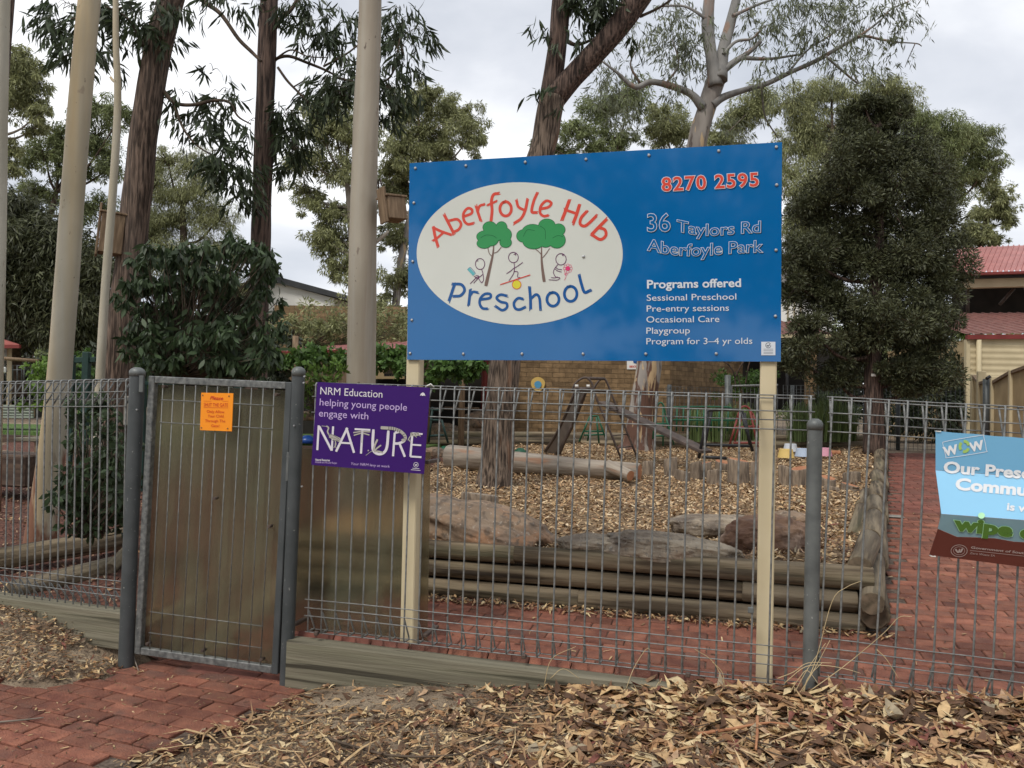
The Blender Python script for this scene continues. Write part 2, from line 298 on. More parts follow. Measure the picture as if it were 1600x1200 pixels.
m_blue = flat('glossy_blue', (.003, .118, .34), .06, spec=.55); m_oval = flat('printed_white', (.6, .62, .57), .1, spec=.45)
m_pr_w = flat('print_white', (.62, .66, .7), .2); m_pr_red = flat('print_red', (.62, .07, .045), .2); m_pr_blue = flat('print_blue', (.008, .085, .28), .2)
m_pr_dk = flat('print_shadow', (.005, .02, .06), .25); m_pr_green = flat('print_green', (.035, .27, .085), .25); m_pr_dkgreen = flat('print_dark_green', (.01, .12, .04), .25)
m_pr_trunk = flat('print_brown', (.17, .11, .09), .3); m_pr_purple = flat('print_purple', (.11, .015, .09), .3); m_pr_cyan = flat('print_cyan', (.12, .42, .46), .3)
m_pr_yel = flat('print_yellow', (.65, .6, .04), .3); m_pr_pink = flat('print_pink', (.65, .04, .16), .3)
m_vio = flat('violet_sign', (.04, .008, .13), .4, spec=.2); m_vio_t = flat('violet_sign_print', (.66, .63, .68), .35); m_vio_l = flat('violet_sign_lilac', (.5, .38, .66), .35)
m_anim = flat('animal_print', (.4, .38, .34), .5); m_animdk = flat('animal_print_dark', (.03, .03, .03), .5)
m_orange = flat('orange_plastic', (.9, .29, .01), .35); m_orange_t = flat('orange_sign_print', (.55, .035, .015), .5)
m_bup = flat('banner_shaded_blue', (.15, .38, .58), .35); m_bmid = flat('banner_lit_blue', (.26, .55, .78), .35)  # one blue banner; shade and light of the tilted folds put into the colours
m_blo = flat('banner_underside_shade', (.19, .31, .36), .4); m_bbr = flat('banner_maroon', (.13, .035, .027), .4)  # lower fold faces down, its shade is in the colour; maroon is print
m_bt = flat('banner_print', (.7, .72, .74), .4); m_bg = flat('banner_green', (.33, .5, .12), .4); m_bgd = flat('banner_dark_green', (.09, .2, .035), .4); m_bpg = flat('banner_mint', (.42, .75, .45), .4); m_bline = flat('banner_line', (.42, .34, .32), .5)
# translucent dirty sheet
m_sheet = bpy.data.materials.new('smoky_sheet'); m_sheet.use_nodes = True
N, L = m_sheet.node_tree.nodes, m_sheet.node_tree.links
B = N['Principled BSDF']; B.inputs['Base Color'].default_value = (.72, .67, .55, 1); B.inputs['Transmission Weight'].default_value = 1; B.inputs['Roughness'].default_value = .25; B.inputs['IOR'].default_value = 1.25
D = N.new('ShaderNodeBsdfDiffuse'); X = N.new('ShaderNodeMixShader'); t_ = N.new('ShaderNodeTexCoord'); mm = N.new('ShaderNodeMapping'); mm.inputs['Scale'].default_value = (2.6, 2.6, .9)
n_ = N.new('ShaderNodeTexNoise'); n_.inputs['Scale'].default_value = 2.4; n_.inputs['Detail'].default_value = 8; r_ = N.new('ShaderNodeMapRange'); r_.inputs['From Min'].default_value = .35; r_.inputs['From Max'].default_value = .75; r_.inputs['To Min'].default_value = .08; r_.inputs['To Max'].default_value = .44
D.inputs['Color'].default_value = (.19, .19, .125, 1)
L.new(t_.outputs['Object'], mm.inputs[0]); L.new(mm.outputs[0], n_.inputs['Vector']); L.new(n_.outputs['Fac'], r_.inputs['Value']); L.new(r_.outputs[0], X.inputs[0])
L.new(B.outputs[0], X.inputs[1]); L.new(D.outputs[0], X.inputs[2]); L.new(X.outputs[0], N['Material Output'].inputs['Surface'])
def proj(P):
    q = Vector(P) - CAM; d = q.dot(_fw); return 800 + FPX * q.dot(RT) / d, 600 - FPX * q.dot(UP) / d
def inpoly(p, poly):
    x, y = p; c = False; j = len(poly) - 1
    for i in range(len(poly)):
        (xi, yi), (xj, yj) = poly[i], poly[j]
        if (yi > y) != (yj > y) and x < (xj - xi) * (y - yi) / (yj - yi) + xi: c = not c
        j = i
    return c
# ================================================================== GROUND
def grid_mesh(name, ts, ns, zf, m, keep=None):
    T, Nn = np.meshgrid(ts, ns); Z = zf(T, Nn)
    X = FEN.p0.x + FEN.t.x * T + FEN.n.x * Nn; Y = FEN.p0.y + FEN.t.y * T + FEN.n.y * Nn
    V = np.stack([X, Y, Z], -1).reshape(-1, 3); a, b = len(ts), len(ns)
    I = np.arange(a * b).reshape(b, a); F = np.stack([I[:-1, :-1], I[:-1, 1:], I[1:, 1:], I[1:, :-1]], -1).reshape(-1, 4)
    if keep is not None:
        c = V[F].mean(1); q = c - np.array([FEN.p0.x, FEN.p0.y, 0]); t = q @ np.array([FEN.t.x, FEN.t.y, 0]); n = q @ np.array([FEN.n.x, FEN.n.y, 0]); F = F[keep(t, n)]
    return mesh_np(name, V, F, m, True)
def wob(T, Nn, s, a, sd=0.):
    return a * (np.sin(T * s + 1.3 + sd) * np.sin(Nn * s * 1.2 + .4) + .5 * np.sin(T * s * 2.3 + Nn * s * 1.7 + sd) + .3 * np.sin(T * s * 4.9 - Nn * s * 4.1))
def zg(T, Nn):
    z = ground_z(T, Nn); off = np.where((Nn > .02), -.012, 0) + np.where((Nn < 0) & (Nn > -8), wob(T, Nn, 4, .008), 0)
    off = np.where((Nn < .3) & (T < -1.2) & (T > -9), -.022, off)
    inner_left = (Nn > .1) & (T < -2.4); return z + np.where(inner_left, wob(T, Nn, 3, .012), off)
ts = np.concatenate([[-400, -120, -50, -25, -14], np.arange(-9, 6.01, .07), [7, 9, 13, 25, 60, 150, 400]])
ns = np.concatenate([[-60, -20, -8, -4, -2.6], np.arange(-2, 1.6, .06), np.arange(1.7, 12, .3), [13, 15, 18, 22, 30, 50, 100, 200, 400]])
tag(objm('ground', grid_mesh('ground', ts, ns, zg, m_soil)), kind='structure')
# bark chip bed, held up by the log walls
ts = np.concatenate([np.arange(-3.4, 4.2, .1)]); ns = np.concatenate([np.arange(1.14, 11.4, .1)])
def zb(T, Nn): return bed_z(Nn) + wob(T, Nn, 2.2, .018) + wob(T, Nn, 7, .006)
keepbed = lambda t, n: (t < tR(n) + .02) & (t > -1.9 - .12 * (n - 1.2))
tag(objm('bark_chip_bed', grid_mesh('bark_chip_bed', ts, ns, zb, m_bedsoil, keepbed)), kind='structure')
def w3(t, n, z): return FEN.p0 + FEN.t * t + FEN.n * n + Vector((0, 0, z))
mb = MB()
for n0 in np.arange(1.14, 11.3, .5):
    n1 = n0 + .5; a, b = -1.9 - .12 * (n0 - 1.2), -1.9 - .12 * (n1 - 1.2)
    mb.add([w3(a, n0, float(ground_z(a, n0)) - .05), w3(b, n1, float(ground_z(b, n1)) - .05), w3(b, n1, bed_z(n1) + .01), w3(a, n0, bed_z(n0) + .01)], [(0, 1, 2, 3)])
tag(mb.build('garden_edge', m_mulch), kind='structure')
# dark mulch of the left garden
tag(objm('garden_mulch', grid_mesh('garden_mulch', np.arange(-12, -1.8, .1), np.concatenate([np.arange(.12, 2, .1), np.arange(2, 7.8, .25)]), lambda T, Nn: zg(T, Nn) + .006, m_mulch, lambda t, n: (t < -2.3) & (n > .15 + np.clip(-2.45 - t, 0, 9) * .17))), kind='structure')
# lawn terrace on the left, raised
mb = MB(); LV = [(-14.5, 9.2), (-4.1, 8.9), (-4.3, 20), (-22, 20)]
_lz = .80
q = [w3(a, b, _lz) for a, b in [(-16, 7.7), (-3.4, 7.7), (-3.6, 20), (-24, 20)]]; q2 = [Vector((p.x, p.y, .2)) for p in q]
mb.add(q + q2, [(0, 1, 2, 3), (0, 4, 5, 1), (1, 5, 6, 2)])
tag(mb.build('lawn', m_lawn), kind='structure')
# ---------------------------------------------------------------- scattered flakes (one mesh each)
def flakes(name, pos, L, Wd, m, tilt=.35, kind='stuff', curl=0.0, parent=None, hexa=False):
    n = len(pos); a = rng.uniform(0, 2 * np.pi, n); L = L if hasattr(L, '__len__') else np.full(n, L); Wd = Wd if hasattr(Wd, '__len__') else np.full(n, Wd)
    d = np.stack([np.cos(a), np.sin(a), rng.normal(0, tilt, n)], -1); d /= np.linalg.norm(d, axis=1)[:, None]
    s = np.stack([-np.sin(a), np.cos(a), rng.normal(0, tilt, n)], -1); s /= np.linalg.norm(s, axis=1)[:, None]
    up = np.cross(d, s); P = np.asarray(pos, float)
    if not hexa:
        V = np.stack([P - d * L[:, None] / 2 - s * Wd[:, None] / 2, P + d * L[:, None] / 2 - s * Wd[:, None] * .3, P + d * L[:, None] / 2 + s * Wd[:, None] / 2, P - d * L[:, None] / 2 + s * Wd[:, None] * .4], 1)
        F = np.arange(4 * n).reshape(n, 4); o = objm(name, mesh_np(name, V.reshape(-1, 3), F, m), parent)
    else:      # curled leaf, 4 cross sections x 3 points
        V = []; side = rng.normal(0, .16, n)[:, None]; cu = rng.normal(0, 1, n)[:, None] * curl; roll = rng.normal(.2, .28, n)[:, None]
        for x, w in ((-.5, .03), (-.2, .45), (.15, .5), (.5, .02)):
            c = P + d * L[:, None] * x + s * L[:, None] * side * (4 * x * x) + up * L[:, None] * cu * (x * x * 4 - .3)
            V += [c - s * Wd[:, None] * w + up * roll * Wd[:, None] * w, c, c + s * Wd[:, None] * w + up * roll * Wd[:, None] * w]
        V = np.stack(V, 1).reshape(-1, 3); F = []
        for i in range(3):
            for j in range(2): b = i * 3 + j; F.append([b, b + 1, b + 4, b + 3])
        F = (np.array(F)[None] + 12 * np.arange(n)[:, None, None]).reshape(-1, 4); o = objm(name, mesh_np(name, V, F, m, True), parent)
    if kind: o['kind'] = kind
    return o
def scatter(n, t0, t1, n0, n1, zf, keep=None, lift=0):
    t = rng.uniform(t0, t1, n); q = rng.uniform(n0, n1, n)
    if keep is not None: k = keep(t, q); t, q = t[k], q[k]
    z = zf(t, q) + lift
    return np.stack([FEN.p0.x + FEN.t.x * t + FEN.n.x * q, FEN.p0.y + FEN.t.y * t + FEN.n.y * q, z], -1)
def projv(P):
    q = P - np.array(CAM); d = q @ np.array(_fw); return 800 + FPX * (q @ np.array(RT)) / d, 600 - FPX * (q @ np.array(UP)) / d
# outer brick path
PATH = [(-260, 1046), (0, 1064), (150, 1064), (205, 1040), (225, 1010), (470, 1020), (480, 1072), (496, 1080), (400, 1114), (300, 1152), (215, 1184), (140, 1206), (40, 1262), (-260, 1420)]
def inpath(P):
    u, v = projv(P); return np.array([inpoly((a, b), PATH) for a, b in zip(u, v)], bool)
bp = MB()
def zpath(x, y):
    t, n = tn(x, y); return -.147 + .03 * min(n, 0)
path = put(bpy.data.objects.new('outer_brick_path', None)); path['kind'] = 'structure'
# sandy base between the bricks
tsb = np.arange(-4.2, -1.0, .05); nsb = np.arange(-2.3, .25, .05)
def kp(t, n):
    P = np.stack([FEN.p0.x + FEN.t.x * t + FEN.n.x * n, FEN.p0.y + FEN.t.y * t + FEN.n.y * n, np.array([-.15] * len(t))], -1); return inpath(P)
ob = objm('path_bedding', grid_mesh('path_bedding', tsb, nsb, lambda T, Nn: -.151 + .03 * np.minimum(Nn, 0), m_sand, kp), path)
brick_me = MB().bbox(-.1125, .1125, -.0545, .0545, -.045, 0, .005).mesh('brick', m_brick)
PB = rad(-21.5); ux = Vector((math.cos(PB), math.sin(PB), 0)); uy = Vector((-math.sin(PB), math.cos(PB), 0)); cen = at(300, 1110, 4.3); cen.z = 0
for r_ in range(-24, 14):
    for c_ in range(-14, 14):
        p = cen + ux * (c_ * .2305 + (.115 if r_ % 2 else 0) + random.uniform(-.003, .003)) + uy * (r_ * .1145)
        p.z = zpath(p.x, p.y)
        u, v = proj(p)
        if inpoly((u, v), PATH) and v < 1330 and u > -180:
            t, n = tn(p.x, p.y)
            M = Matrix.Translation(p + Vector((0, 0, .012 + random.uniform(-.003, .003)))) @ Matrix.Rotation(PB + random.gauss(0, .012), 4, 'Z') @ Matrix.Rotation(random.gauss(0, .011), 4, 'X') @ Matrix.Rotation(random.gauss(0, .008), 4, 'Y')
            objm('brick', brick_me, path, M)
for (u, v) in ((-12, 1060), (27, 1054), (74, 1052), (119, 1050)):
    p = gpt(u, v, lambda t, n: -.14); M = Matrix.Translation(p + Vector((0, 0, .008))) @ Matrix.Rotation(rad(-8 + random.uniform(-5, 5)), 4, 'Z') @ Matrix.Scale(.72, 4, (1, 0, 0)); objm('brick', brick_me, path, M)
# inner paving, same bond as the fence line
ip = put(bpy.data.objects.new('inner_brick_path', None)); ip['kind'] = 'structure'
cells = []
for r_ in range(0, 92):
    n = .06 + r_ * .1145
    for c_ in range(0, 34):
        t = -1.95 + c_ * .2305 + (.115 if r_ % 2 else 0)
        if (n < 1.04 and t < 6.5) or (t > tR(max(n, 1.1)) + .17 and t < 6.5):
            if n > 10.4: continue
            p = w3(t, n, float(ground_z(t, n))); u, v = proj(p)
            cells.append(((p - CAM).length + (50 if (u < 655 or u > 1640) else 0), t, n, p))
cells.sort(key=lambda c: c[0]); base = MB()
for i, (d, t, n, p) in enumerate(cells):
    sl = float(ground_z(t, n + .05) - ground_z(t, n - .05)) / .1
    M = Matrix.Translation(p + Vector((0, 0, .008 + random.uniform(-.0025, .0025)))) @ Matrix.Rotation(-PSI + random.gauss(0, .006), 4, 'Z') @ Matrix.Rotation(math.atan(sl) + random.gauss(0, .006), 4, 'X')
    if i < 300: objm('brick', brick_me, ip, M)
    else: base.bbox(-.1125, .1125, -.0545, .0545, -.02, 0, .004, M)
tag(base.build('distant_paving', m_brick_i, ip), kind='stuff')
tag(objm('joint_sand', grid_mesh('joint_sand', np.arange(-2, 6.6, .2), np.arange(.02, 10.6, .2), lambda T, Nn: ground_z(T, Nn) - .002, m_sand, lambda t, n: (n < 1.2) | (t > tR(n) + .05)), ip), kind='stuff')
# leaf litter outside
def keep_out(t, n):
    lim = np.where(t < -2.4, (-2.4 - t) * .19 - .03, .0)
    P = np.stack([FEN.p0.x + FEN.t.x * t + FEN.n.x * n, FEN.p0.y + FEN.t.y * t + FEN.n.y * n, ground_z(t, np.minimum(n, 0))], -1); u, v = projv(P)
    k = ~inpath(P) & (n < lim); bare = (np.abs((u - 610) / 150) ** 2 + np.abs((v - 1086) / 27) ** 2 < 1) | (np.abs((u - 150) / 50) ** 2 + np.abs((v - 1018) / 12) ** 2 < 1)
    return k & (~bare | (rng.random(len(t)) < .22))
def dens(t, n):   # thicker on the right, banked against the fence
    u = np.clip((t + 1.0) / 1.8, 0, 1); return rng.random(len(t)) < (.35 + .65 * u)
P = scatter(52000, -5.5, 3.6, -2.0, .5, lambda t, n: ground_z(t, n) + .004, lambda t, n: keep_out(t, n)); P[:, 2] += rng.uniform(0, .016, len(P))
flakes('leaf_debris', P, rng.uniform(.008, .035, len(P)), rng.uniform(.003, .012, len(P)), m_debris, .3)
P = scatter(17000, -1.6, 3.8, -1.9, .0, lambda t, n: ground_z(t, n) + .006, lambda t, n: keep_out(t, n) & dens(t, n))
q = P - np.array(FEN.p0); t_ = q @ np.array(FEN.t); n_ = q @ np.array(FEN.n); hump = np.clip((t_ + .4) / 1.2, 0, 1) * np.exp(-((n_ + .12) / .3) ** 2); P[:, 2] += rng.uniform(.2, 1, len(P)) * (.012 + .036 * hump)
big = rng.choice([.45, .65, .85, 1.0, 1.2, 1.5], len(P)) * rng.uniform(.85, 1.15, len(P)) * np.where(t_ > .2, 1, .62)
flakes('leaf_litter', P, (.1 * big), .025 * big * rng.uniform(.6, 1.6, len(P)), m_litter, .2, curl=.2, hexa=True)
P = scatter(9000, -6, -2.3, -.9, .9, lambda t, n: ground_z(t, n) + .012, keep_out); flakes('leaf_litter_by_the_gate', P, rng.uniform(.03, .07, len(P)), rng.uniform(.01, .018, len(P)), m_litter, .3, curl=.14, hexa=True)
P = scatter(750, -1.5, 3.8, -1.9, -.05, lambda t, n: ground_z(t, n) + .03, keep_out); flakes('bark_strips', P, rng.uniform(.12, .42, len(P)), rng.uniform(.004, .016, len(P)), m_debris, .12, curl=.05, hexa=True)
# bits lying on the brick paths
P = scatter(900, -4, -1.2, -1.9, -.02, lambda t, n: ground_z(t, np.minimum(n, 0)) + .016); P = P[inpath(P)]; flakes('path_debris', P, rng.uniform(.008, .04, len(P)), rng.uniform(.003, .01, len(P)), m_debris, .1)
P = scatter(900, -1.9, 6, .05, 7, lambda t, n: ground_z(t, n) + .014, lambda t, n: (n < 1.05) | (t > tR(n) + .15)); flakes('inner_path_debris', P, rng.uniform(.01, .06, len(P)), rng.uniform(.004, .016, len(P)), m_debris, .12)
P = scatter(650, -1.4, 2, .93, 1.06, lambda t, n: ground_z(t, n) + .02); flakes('gutter_leaves', P, rng.uniform(.03, .09, len(P)), rng.uniform(.01, .02, len(P)), m_litter, .35, curl=.15, hexa=True)
# bark chips
kb = lambda t, n: (t < tR(n) - .03) & (t > -1.95 - .12 * (n - 1.2)) & (rng.random(len(t)) < np.clip(7 / (n + 2.5), .3, 1))
P = scatter(90000, -3.2, 3.7, 1.2, 11.2, lambda t, n: zb(t, n), kb); P[:, 2] += rng.uniform(.0, .03, len(P))
flakes('bark_chips', P, rng.uniform(.016, .052, len(P)), rng.uniform(.008, .022, len(P)), m_chips, .4)
P = scatter(1400, .4, 1.9, 1.2, 4.2, lambda t, n: zb(t, n) + .03, lambda t, n: (t < tR(n) - .05) & (t > tR(n) - .75)); flakes('leaves_on_bark', P, rng.uniform(.04, .1, len(P)), rng.uniform(.012, .024, len(P)), m_litter, .35, curl=.15, hexa=True)
# left garden mulch flakes and leaves
kl = lambda t, n: (t < -2.35) & (n > .12)
P = scatter(26000, -9, -2, .12, 7.6, lambda t, n: zg(t, n), kl); P[:, 2] += rng.uniform(0, .025, len(P))
flakes('mulch_flakes', P, rng.uniform(.015, .06, len(P)), rng.uniform(.006, .016, len(P)), m_mchips, .35)
P = scatter(700, -8, -2.4, .12, 5, lambda t, n: zg(t, n) + .02, kl); flakes('mulch_leaves', P, rng.uniform(.05, .11, len(P)), rng.uniform(.015, .03, len(P)), m_litter, .3, curl=.15, hexa=True)
# ================================================================== TIMBER SLEEPERS UNDER THE MESH
def plank_me(L, y0, y1, z0, z1, m, b=.008, seg=14):
    mb = MB(); vs = []
    prof = [(y0 + b, z0), (y1 - b, z0), (y1, z0 + b), (y1, z1 - b), (y1 - b, z1), (y0 + b, z1), (y0, z1 - b), (y0, z0 + b)]
    for i in range(seg + 1):
        x = L * i / seg
        for (y, z) in prof: vs.append((x, y + .003 * noise.noise(Vector((x * 3, y * 9, 1))), z + .004 * noise.noise(Vector((x * 2.2, 5, z * 9)))))
    fs = [(i * 8 + k, i * 8 + (k + 1) % 8, (i + 1) * 8 + (k + 1) % 8, (i + 1) * 8 + k) for i in range(seg) for k in range(8)]
    fs += [tuple(range(8))[::-1], tuple(seg * 8 + k for k in range(8))]
    return mb.add(vs, fs).mesh('sleeper', m)
def frame_M(p, psi, tilt=0.0): return Matrix.Translation(p) @ Matrix.Rotation(-psi, 4, 'Z') @ Matrix.Rotation(-tilt, 4, 'Y')
LP_PSI = rad(24); _q = FEN.hit(203, 800); LFT = Plane((_q.x, _q.y, 0), LP_PSI)
a = FEN.hit(448, 1001, -.05); b = FEN.hit(1150, 1078, -.05); b.z = a.z - .04
s1 = objm('timber_sleeper', plank_me((b - a).length, 0, .11, -.275, 0, m_sleeper), None, frame_M(a, PSI, math.atan2(b.z - a.z, (b - a).length)))
tag(s1, 'long weathered timber sleeper under the mesh fence, right of the gate', 'sleeper', 'timber sleepers under the fence')
a = LFT.hit(-60, 925, -.05); b = LFT.hit(189, 958, -.05)
s2 = objm('timber_sleeper', plank_me((b - a).length, 0, .11, -.225, 0, m_sleeper), None, frame_M(a, LP_PSI, math.atan2(b.z - a.z, (b - a).length)))
tag(s2, 'grey timber sleeper under the mesh fence left of the gate', 'sleeper', 'timber sleepers under the fence')
# ================================================================== MESH FENCES
RW, RH = .005, .0032
def rolltop_fence(name, pl, uL, uR, vtL, vtR, vbL, vbR, sp, label, wm_=m_galv, left=False):
    tl, zl = pl.tz(uL, vtL); tr, zr = pl.tz(uR, vtR); _, bl = pl.tz(uL, vbL); _, br = pl.tz(uR, vbR)
    Lg = tr - tl; H = ((zl - bl) + (zr - br)) / 2; tilt = math.atan2(zr - zl, Lg); root_p = pl.w(tl, 0, zl - H)
    M = frame_M(root_p, pl.psi, tilt); root = bpy.data.objects.new(name, None); put(root, None, M); tag(root, label, 'fence', 'roll-top mesh fence panels')
    prof = [(.006, .118), (.07, .02), (.078, .004), (.07, -.002), (.008, 0), (0, .008), (0, .3), (0, .7), (0, 1.1), (0, H - .01), (.006, H - .002), (.014, H), (.088, H), (.096, H - .005), (.094, H - .016), (.006, H - .15)]
    me = MB().tube([(0, y, z) for y, z in prof], RW, 6).mesh('vertical_wire', wm_)
    k = int(Lg / sp); off = 0 if left else Lg - k * sp
    for i in range(k + 1):
        x = off + i * sp
        objm('vertical_wire', me, root, M @ Matrix.Translation((x, 0, 0)) @ Matrix.Rotation(random.gauss(0, .0022), 4, 'Y') @ Matrix.Rotation(random.gauss(0, .002), 4, 'X'))
    hm = MB().tube([(off - .02 + (Lg - off + .04) * j / 8, .0012 * math.sin(j * 2.1), .0015 * math.sin(j * 1.7)) for j in range(9)], RH, 6).mesh('horizontal_wire', wm_)
    for y, z in ((.006, H - .014), (.094, H + .002), (-.0085, H - .078), (.026, H - .122), (-.0085, H - .168), (-.0085, .185), (-.0085, .138), (-.0085, .093), (.006, -.002), (.078, -.004)):
        objm('horizontal_wire', hm, root, M @ Matrix.Translation((0, y, z)))
    return root, M, Lg, H
fm = rolltop_fence('mesh_fence', FEN, 483, 1262, 598, 619, 990, 1071, .0835, 'galvanised roll-top mesh fence in front of the blue sign, between gate and round post')
fl = rolltop_fence('mesh_fence', LFT, -70, 203, 598, 592, 922, 957, .072, 'galvanised roll-top mesh fence left of the gate')
fr = rolltop_fence('mesh_fence', FEN, 1285, 1760, 620, 645, 1072, 1103, .0835, 'galvanised roll-top mesh fence right of the round post, carrying the folded banner', left=True)
for (x, z, M, root) in ((.09, -.0, fm[1], fm[0]), (1.3, 0, fm[1], fm[0]), (2.15, 0, fm[1], fm[0])):
    MB().bbox(-.012, .012, -.01, .014, -.012, .012, .004).build('staple', m_rust, root, M @ Matrix.Translation((x, -.01, z)))
MB().bbox(-.014, .014, -.012, .006, -.014, .014, .003).build('clamp', m_postg, fm[0], Matrix.Translation(FEN.hit(1173, 953)) @ Matrix.Rotation(-PSI, 4, 'Z'))
def post(name, label, a, b, r, m, group='round fence posts', flat8=False):
    root = thing(name, label, 'post', a, 0, group); h = (b - a).length
    MB().tube([a - Vector((0, 0, .12)), b - (b - a).normalized() * .05], r, 20, cap=False).build('pole', m, root)
    d = (b - a).normalized(); c = b - d * .055
    MB().tube([c, c + d * .03, c + d * .045, c + d * .055], [r * 1.06, r * 1.07, r * .85, r * .4], 20).build('cap', m_postg, root)
    return root
pA = FEN.hit(196, 1043, -.02); pA.z = FEN.hit(196, 1043, -.02).z
gl = post('gate_post', 'thick dark grey post at the left side of the gate', pA, FEN.hit(215, 574, .0), .044, m_post)
gr = post('gate_post', 'grey round post at the right side of the gate, beside the violet sign', FEN.hit(446, 1080), FEN.hit(467, 573), .037, m_post)
rp = post('fence_post', 'short round grey post right of the blue sign, between two mesh panels', FEN.hit(1265, 1085), FEN.hit(1273.5, 654), .036, m_postg)
for root, pts in ((gl, ((213, 640), (206, 640), (200, 890))), (gr, ((475, 588), (474, 598), (459, 665), (471, 760)))):
    for (u, v) in pts: 
        p = FEN.hit(u, v, -.045); MB().tube([p, p + FEN.n * .01], .005, 8).build('bolt', m_steel, root)
MB().bbox(-.014, .014, -.006, .006, -.05, .05, .002).build('hinge_plate', m_postg, gl, Matrix.Translation(FEN.hit(221, 600, -.05)) @ Matrix.Rotation(-PSI, 4, 'Z'))
# weeds and leaf-filled gap at the foot of the gate post
# ================================================================== GATE
ga, gb = FEN.tz(209, 1022, -.01), FEN.tz(437, 1058, -.01); gc, gd = FEN.tz(231, 590, -.01), FEN.tz(452, 597, -.01)
GW = ((gb[0] - ga[0]) + (gd[0] - gc[0])) / 2; GH = ((gc[1] - ga[1]) + (gd[1] - gb[1])) / 2; gtilt = (math.atan2(gd[1] - gc[1], GW) + math.atan2(gb[1] - ga[1], GW)) / 2
GM = frame_M(FEN.w(ga[0] + .0, -.01, ga[1]), PSI, gtilt)
gate = bpy.data.objects.new('gate', None); put(gate, None, GM); tag(gate, 'tall grey steel framed gate with wire mesh and smoky sheet behind, orange notice on it', 'gate')
S = .042
for nm, bx in (('side_rail', (0, S, 0, S, 0, GH)), ('side_rail', (GW - S, GW, 0, S, 0, GH)), ('top_rail', (S + .001, GW - S - .001, .002, S - .002, GH - S, GH)), ('bottom_rail', (S + .001, GW - S - .001, .002, S - .002, 0, S))):
    MB().bbox(*bx, .004).build(nm, m_frame if bx[0] < .1 else m_post, gate, GM)
gw = MB().tube([(0, 0, S), (0, .001, GH * .5), (0, 0, GH - S)], .0032, 6).mesh('mesh_wire', m_galv)
x0g, x1g = .105, GW - .115
for i in range(11):
    objm('mesh_wire', gw, gate, GM @ Matrix.Translation((x0g + (x1g - x0g) * i / 10, .006, 0)) @ Matrix.Rotation(random.gauss(0, .002), 4, 'Y'))
gh = MB().tube([(x0g - .008, 0, 0), (x1g + .008, 0, 0)], .0028, 6).mesh('cross_wire', m_galv)
for z in (GH - .14, GH - .275, .265, .14): objm('cross_wire', gh, gate, GM @ Matrix.Translation((0, .0, z)))
MB().bbox(S * .5, GW - S * .5, S + .012, S + .018, .03, GH - .05, .001).build('smoky_panel', m_sheet, gate, GM)
for x, z in ((x0g, GH - .06), (x1g + .012, GH - .075), (x0g - .02, .07), (GW * .48, .075), (x1g, .07), (GW * .51, GH * .58), (x1g + .01, GH * .5)):
    MB().tube([(x, .0, z), (x, .04, z)], .009, 10).build('panel_bolt', m_rust, gate, GM)
MB().bbox(GW - .012, GW + .02, -.002, .03, GH * .66, GH * .76, .003).build('latch', m_postg, gate, GM)
# smoky sheet on the inside of the mesh, beside the gate
p0, p1 = FEN.tz(463, 700, .225), FEN.tz(674, 716, .225); zb_ = FEN.tz(600, 1000, .225)[1]
sh = MB().bbox(0, p1[0] - p0[0], 0, .005, 0, p0[1] - zb_, .001).build('smoky_sheet', m_sheet, None, frame_M(FEN.w(p0[0], .225, zb_), PSI, .006))
tag(sh, 'low smoky brown see-through sheet fixed behind the mesh between gate and left sign post', 'sheet')
for i, p in enumerate((FEN.hit(668, 722, .05), FEN.hit(461, 975, .05), FEN.hit(665, 992, .05))):
    MB().bbox(-.014, .014, -.02, .18, -.01, .01, .003).build('clip', m_rust, sh, Matrix.Translation(p) @ Matrix.Rotation(-PSI, 4, 'Z'))
